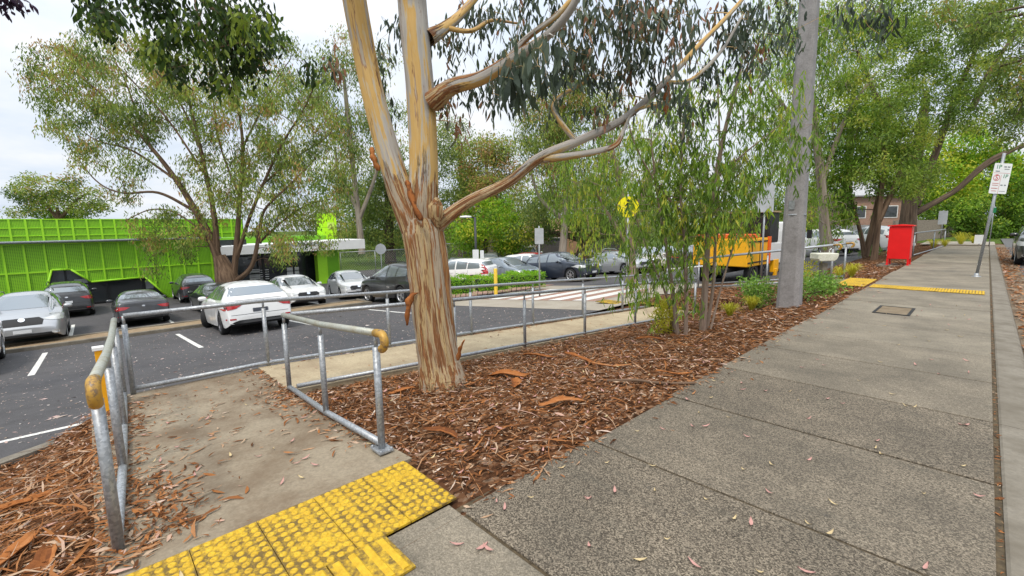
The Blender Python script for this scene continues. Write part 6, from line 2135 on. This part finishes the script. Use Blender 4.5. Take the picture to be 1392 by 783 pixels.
# ------------------------------------------------------------------ bark litter and leaves
def strips(pos, ang, L, W, tilt, curl, rng, zf=None):
    """curled strips lying about: four segments, three across would be wasted at this size"""
    n = len(pos)
    d = np.stack([np.cos(ang), np.sin(ang), np.zeros(n)], 1); s_ = np.stack([-np.sin(ang), np.cos(ang), np.zeros(n)], 1)
    P = []
    for t, w in ((-.5, .35), (-.2, 1.0), (.15, .9), (.5, .15)):
        c = pos + d * (L * t)[:, None] + s_ * (curl * L * (t * t - .1))[:, None]
        z = (tilt * L * t + np.abs(curl) * L * .35 * (.25 - t * t))
        c = c + np.array([0, 0, 1.0]) * z[:, None]
        roll = rng.normal(size=n) * .35
        off = s_ * (W * w / 2 * np.cos(roll))[:, None] + np.array([0, 0, 1.0]) * (W * w / 2 * np.sin(roll))[:, None]
        P += [c + off, c - off]
    V = np.stack(P, 1).reshape(-1, 3)
    b = (np.arange(n) * 8)[:, None]
    Q = np.concatenate([b + np.array([[2 * k, 2 * k + 1, 2 * k + 3, 2 * k + 2]]) for k in range(3)], 1).reshape(-1, 4)
    return V, Q


BZ = np.vectorize(bedz)
def in_bed(x, y):
    if x > -1.965 or y < -4: return False
    if -2.66 < x and -.2 < y < 1.47: return False
    if y < -.1: return x > lot_edge(y) + .02
    if y < 1.5: return False
    if y < 11.0: return x > RW(y)[0] - .02
    if 14.2 < y < 15.7: return False
    return x > lot_edge(y) + .05 and y < 42
rng = np.random.default_rng(99)
def scatter(n, x0, x1, y0, y1, test, dens=None):
    out = []
    while len(out) < n:
        x, y = rng.uniform(x0, x1), rng.uniform(y0, y1)
        if test(x, y) and (dens is None or rng.random() < dens(x, y)): out.append((x, y))
    return np.array(out)
pn = scatter(26000, -6.6, -1.96, -3.0, 9.0, in_bed, lambda x, y: min(1, 7.0 / (x * x + y * y) ** .75 * 2))
pf = scatter(7000, -5.6, -1.96, 7.0, 24, in_bed)
chips = []
xy = np.vstack([pn, pf])
n = len(xy)
zz = np.array([bedz(x, y) for x, y in xy]) + rng.uniform(.002, .03, n)
L = np.concatenate([rng.gamma(2.4, .0135, len(pn)) + .012, rng.gamma(3.0, .028, len(pf)) + .03])
W = np.minimum(L * rng.uniform(.08, .26, n), .024)
ang = rng.uniform(0, 2 * PI, n)
V, Q = strips(np.column_stack([xy, zz]), ang, L, W, rng.normal(size=n) * .16, rng.normal(size=n) * .35, rng)
tone = np.clip(np.where(rng.random(n) < .82, rng.beta(1.3, 2.2, n) * .85, rng.uniform(.75, 1, n)), 0, 1)
# fine crumbs between them
pc = scatter(16000, -6.6, -1.96, -2.6, 6.5, in_bed, lambda x, y: min(1, 7.0 / (x * x + y * y) ** .75 * 2)); nc = len(pc)
zc = np.array([bedz(x, y) for x, y in pc]) + rng.uniform(.004, .034, nc)
Lc = rng.gamma(2.0, .007, nc) + .006
Vc, Qc = strips(np.column_stack([pc, zc]), rng.uniform(0, 2 * PI, nc), Lc, Lc * rng.uniform(.15, .5, nc), rng.normal(size=nc) * .2, rng.normal(size=nc) * .4, rng)
V = np.vstack([V, Vc]); Q = np.vstack([Q, Qc + 8 * n]); tone = np.concatenate([tone, rng.random(nc) ** 1.3]); n += nc
# long stringy strips on top
pl = np.vstack([scatter(1100, -6.6, -1.96, -3.0, 9.0, in_bed), scatter(900, -5.0, -2.7, -2.0, -.08, in_bed)])
m_ = len(pl)
zl = np.array([bedz(x, y) for x, y in pl]) + rng.uniform(.012, .04, m_)
V2, Q2 = strips(np.column_stack([pl, zl]), rng.uniform(0, 2 * PI, m_), rng.uniform(.10, .45, m_), rng.uniform(.003, .014, m_), rng.normal(size=m_) * .07, rng.normal(size=m_) * .5, rng)
pw = np.vstack([scatter(170, -5.2, -2.75, -2.2, -.12, in_bed), scatter(60, -5, -2.0, 1.5, 6, in_bed)]); nw = len(pw)
zw = np.array([bedz(x, y) for x, y in pw]) + rng.uniform(.02, .05, nw)
V3, Q3 = strips(np.column_stack([pw, zw]), rng.uniform(0, 2 * PI, nw), rng.uniform(.12, .4, nw), rng.uniform(.008, .024, nw), rng.normal(size=nw) * .08, rng.normal(size=nw) * .45, rng)
V = np.vstack([V, V2, V3]); Q = np.vstack([Q, Q2 + 8 * n, Q3 + 8 * (n + m_)]); tone = np.concatenate([np.repeat(tone, 3), np.repeat(rng.beta(2, 2, m_), 3), np.repeat(rng.choice([.12, .3, .5, .56, .7, .8], nw), 3)])
o = np_mesh('bark_mulch', V, Q, M_CHIP, tone=tone, smooth=False)
tag(o, 'brown shredded bark and leaf litter covering the planted bed', 'bark mulch', kind='stuff')

# drift of litter over the edges of the landing
def land_dens(x, y):
    edge = -.06 + .10 * math.sin(x * 3.1) + .06 * math.sin(x * 8.3 + 1) + .16 * math.exp(-((x + 3.2) / .5) ** 2) + .10
    a = 1.0 if y < edge else math.exp(-(y - edge) / .11)
    a += .8 * math.exp(-(1.5 - y) / .10) * (x < -3.1) + .75 * math.exp(-((x + 5.0) / .5) ** 2 - ((y - 1.45) / .22) ** 2) + .04 * (x < -4) + .006
    return min(1, a)
pl = scatter(3000, -6.5, -2.68, -.12, 1.52, lambda x, y: True, land_dens)
pr_ = scatter(260, -6.5, -5.0, 1.5, 9, lambda x, y: RW(y)[1] < x < RW(y)[0], lambda x, y: .1 + .9 * math.exp(-min(RW(y)[0] - x, x - RW(y)[1]) / .12))
tb = at(604, 524, 4.95); th = rng.uniform(0, 2 * PI, 420); tr_ = .25 + rng.exponential(.09, 420)
pt = np.column_stack([tb[0] + np.cos(th) * tr_, tb[1] + np.sin(th) * tr_])
ps = scatter(900, -1.95, -1.45, 1.42, 16, lambda x, y: True, lambda x, y: math.exp(-(x + 1.95) / .05) * (.55 + .45 * math.sin(y * 2.3) * math.sin(y * 5.1)) + .004)
pg = scatter(380, .172, .194, 1.4, 14, lambda x, y: True)
xy = np.vstack([pl, pr_, ps, pg, pt]); n = len(xy)
zz = np.concatenate([[landz(x) for x, y in pl], [rampz(y) for x, y in pr_], np.zeros(len(ps)), np.full(len(pg), -.012), [bedz(x, y) + .02 + max(0, .09 - .3 * (q - .25)) * rng.random() for (x, y), q in zip(pt, tr_)]]) + .004 + rng.random(n) * .014
L = rng.gamma(2.2, .017, n) + .012
i0 = len(pl) + len(pr_) + len(ps); L[i0:i0 + len(pg)] *= .45
V, Q = strips(np.column_stack([xy, zz]), rng.uniform(0, 2 * PI, n), L, np.minimum(L * rng.uniform(.1, .32, n), .02), rng.normal(size=n) * .05, rng.normal(size=n) * .3, rng)
o = np_mesh('blown_litter', V, Q, M_CHIP, tone=np.repeat(rng.beta(1.6, 1.8, n), 3), smooth=False)
tag(o, 'thin bark litter blown over the landing and ramp', 'leaf litter', kind='stuff')

# pale flecks of leaf and blossom on the asphalt
xy = scatter(5200, -17.6, -6.7, -5, 9.2, lambda x, y: x < lot_edge(y) - .05, lambda x, y: .25 + .75 * math.exp(-(-6.7 - x) / 5))
n = len(xy)
zz = np.array([lotz(x) for x in xy[:, 0]]) + .006
L = rng.gamma(2.0, .011, n) + .010
V, Q = strips(np.column_stack([xy, zz]), rng.uniform(0, 2 * PI, n), L, L * rng.uniform(.2, .42, n), rng.normal(size=n) * .03, rng.normal(size=n) * .2, rng)
o = np_mesh('leaf_flecks', V, Q, M_FLECK, tone=np.repeat(rng.random(n), 3), smooth=False)
tag(o, 'pale fallen leaf flecks sprinkled over the asphalt', 'leaf litter', kind='stuff')

# gutter litter
xy = scatter(3500, .5, 1.4, 1, 40, lambda x, y: True, lambda x, y: math.exp(-(x - .5) / .35)); n = len(xy)
L = rng.gamma(2.5, .025, n) + .02
V, Q = strips(np.column_stack([xy, np.full(n, -.118)]), rng.uniform(0, 2 * PI, n), L, L * .3, rng.normal(size=n) * .1, rng.normal(size=n) * .3, rng)
o = np_mesh('gutter_litter', V, Q, M_CHIP, tone=np.repeat(rng.beta(2, 2, n), 3), smooth=False)
tag(o, 'brown leaf litter lying along the gutter', 'leaf litter', kind='stuff')


# single fallen leaves on the footpath, landing and tiles
def leaf_proto(mat, name='fallen_leaf', L=.075, W=.02, seed=0):
    r = np.random.default_rng(seed)
    V = []
    for t, w in ((-.5, .05), (-.25, .7), (.05, 1), (.32, .6), (.5, .03)):
        z = .003 + .012 * (t + .1) ** 2 * 4
        V += [(L * t, W / 2 * w + .01 * t * t, z + .003), (L * t, .006 * t * t * 4, z), (L * t, -W / 2 * w + .01 * t * t, z + .003)]
    Q = [(3 * i + k, 3 * i + k + 1, 3 * i + 4 + k, 3 * i + 3 + k) for i in range(4) for k in range(2)]
    o = np_mesh(name, np.array(V), np.array(Q), mat, tone=np.full(8, .5))
    return o
protos = [(leaf_proto(M_LEAFPINK, seed=1), 'small dry pink leaf fallen on the paving'), (leaf_proto(M_LEAFTAN, L=.06, W=.016, seed=2), 'small dry tan leaf fallen on the paving')]
LGp = 'fallen leaves on the paving'
fixed = [(655, 745, 0, 1.3), (663, 747, 0, 1.2), (621, 741, 0, 1.1), (870, 762, 1, 1.2), (1095, 778, 0, 1.2), (1258, 772, 0, 1.1), (1021, 712, 0, 1), (998, 706, 1, 1), (944, 768, 0, 1), (1045, 670, 0, .9), (1128, 726, 1, 1), (1132, 685, 1, 1), (1192, 600, 0, .9), (1307, 578, 0, 1), (1197, 618, 1, 1), (1048, 632, 1, 1.1), (1100, 626, 0, .9),
         (1098, 713, 1, 1), (960, 680, 1, .8), (890, 668, 1, .8), (836, 668, 0, .9), (795, 612, 1, .8), (866, 587, 1, .8), (901, 584, 0, .9), (941, 580, 0, .9), (950, 562, 1, .9), (990, 568, 1, .8), (1015, 594, 0, .8), (1040, 532, 0, .9), (1190, 610, 1, .7), (1120, 497, 0, .8), (1085, 545, 1, .8), (1010, 530, 0, .8), (1030, 478, 1, .8), (1090, 500, 0, .9), (675, 683, 0, .8), (825, 630, 1, .8), (1230, 552, 1, .8)]
k = 0
def drop(p, which, sc, a):
    src, lab = protos[which]
    o = src if not src.get('used') else src.copy()
    if src.get('used'): COL.objects.link(o)
    src['used'] = 1
    if 'used' in o and o is not src: del o['used']
    o.location = p; o.rotation_euler = (rng.normal() * .06, rng.normal() * .06, a); o.scale = (sc * rng.uniform(.85, 1.15), sc * rng.uniform(.8, 1.3), 1)
    tag(o, lab, 'leaf', LGp)
for px, py, w, sc in fixed:
    p = onz(px, py, .004); drop((p[0], p[1], .004), w, sc * .85, rng.uniform(0, 2 * PI))
for _ in range(70):
    x, y = rng.uniform(-1.9, .12), 1.5 + 11 * rng.random() ** 1.4
    drop((x, y, .004), int(rng.random() < .6), rng.uniform(.5, .95), rng.uniform(0, 2 * PI))
for _ in range(26):
    x, y = rng.uniform(-5.5, -2.1), rng.uniform(-.05, 1.45)
    z = landz(x) + .006 if x < -2.65 else .022
    drop((x, y, z), int(rng.random() < .35), rng.uniform(.6, 1.0), rng.uniform(0, 2 * PI))
for _ in range(90):
    x, y = rng.uniform(-4.5, -1.98), rng.uniform(1.5, 6)
    if in_bed(x, y): drop((x, y, bedz(x, y) + .035), int(rng.random() < .3), rng.uniform(.6, 1.1), rng.uniform(0, 2 * PI))
for p_, _l in protos:
    if 'used' in p_: del p_['used']


# large sheets of shed bark lying on the mulch
def bark_sheet(label, c, L, W, ang, seed, tone=.45, curl=.5):
    r = np.random.default_rng(seed)
    n, m = 12, 5
    V = []
    for i in range(n):
        t = i / (n - 1)
        w = W * (.25 + .75 * math.sin(PI * min(1, .1 + .85 * t)) ** .7) * (1 + .25 * r.normal() * .5)
        for j in range(m):
            s_ = j / (m - 1) - .5
            V.append((L * (t - .5) + r.normal() * .012 * (1 if i in (0, n - 1) else .3), s_ * w + .05 * L * math.sin(t * 4 + seed), .018 + curl * w * s_ * s_ * 1.6 + .03 * L * math.sin(t * 5 + seed) + r.normal() * .003))
    Q = [(i * m + j, i * m + j + 1, (i + 1) * m + j + 1, (i + 1) * m + j) for i in range(n - 1) for j in range(m - 1)]
    tn = np.clip(np.repeat([r.normal(tone, .12, m - 1)], n - 1, 0).ravel() + r.normal(size=len(Q)) * .05, 0, 1)
    o = np_mesh('bark_sheet', np.array(V), np.array(Q), M_BARKSHEET, tone=tn)
    o.location = (c[0], c[1], bedz(c[0], c[1]) + .015); o.rotation_euler = (r.normal() * .08, r.normal() * .08, ang)
    md = o.modifiers.new('thick', 'SOLIDIFY'); md.thickness = .004
    return tag(o, label, 'bark sheet', 'large sheets of shed bark')
for i, (px, py, L, W, a, tn, lab) in enumerate(((765, 560, .42, .10, 1.0, .6, 'split orange bark sheet nearest the footpath edge'), (690, 504, .55, .16, .2, .45, 'wide flat orange bark sheet right of the gum foot'), (800, 490, .65, .09, .5, .3, 'long dark red bark sheet in the middle of the bed'), (830, 500, .5, .05, .4, .7, 'narrow pale orange bark sheet in the bed'), (700, 520, .35, .1, 2.4, .3, 'curled red bark sheet below the wide one'), (545, 523, .3, .09, 1.2, .4, 'bark sheet between the short railing and the trunk'),
                                                (600, 600, .32, .08, .3, .35, 'dark bark sheet below the short railing plate'), (890, 458, .6, .08, .8, .35, 'red bark sheet near the saplings'), (735, 470, .5, .1, .6, .3, 'bark sheet under the near railing'), (915, 520, .32, .04, .7, .55, 'thin bark sheet close to the footpath joint'))):
    p = onz(px, py, -.08); bark_sheet(lab, p, L, W, a, 200 + i, tn)
for i, (x, y, L, W, a, tn, lab) in enumerate(((-3.35, -.55, .62, .12, 2.6, .4, 'big orange bark sheet left of the left railing'), (-3.1, -.35, .4, .1, 2.9, .3, 'red brown bark sheet against the left railing foot'), (-3.6, -.95, .8, .05, 2.5, .75, 'long pale bark strip at the left edge'), (-3.0, -.7, .6, .07, 2.8, .7, 'pale curled bark strip nearest the bottom left'), (-3.9, -.7, .5, .1, .4, .45, 'orange bark sheet beside the asphalt kerb'), (-3.25, -.9, .5, .1, 1.9, .5, 'bark sheet in the bottom left corner'), (-4.4, -.45, .4, .08, 2.0, .5, 'bark sheet below the guide post'))):
    bark_sheet(lab, (x, y), L, W, a, 240 + i, tn, .7)
# fallen stick
p = onz(880, 526, -.03)
MB().tube(curve_pts([(p[0] - .35, p[1] - .2, .0), (p[0] - .1, p[1] - .05, .03), (p[0] + .1, p[1] + .08, .015), (p[0] + .35, p[1] + .3, .02)], 14), .014, 8).build('fallen_branch', M_BARKBR)
tag(bpy.data.objects['fallen_branch'], 'grey brown fallen branch lying by the footpath edge', 'branch')
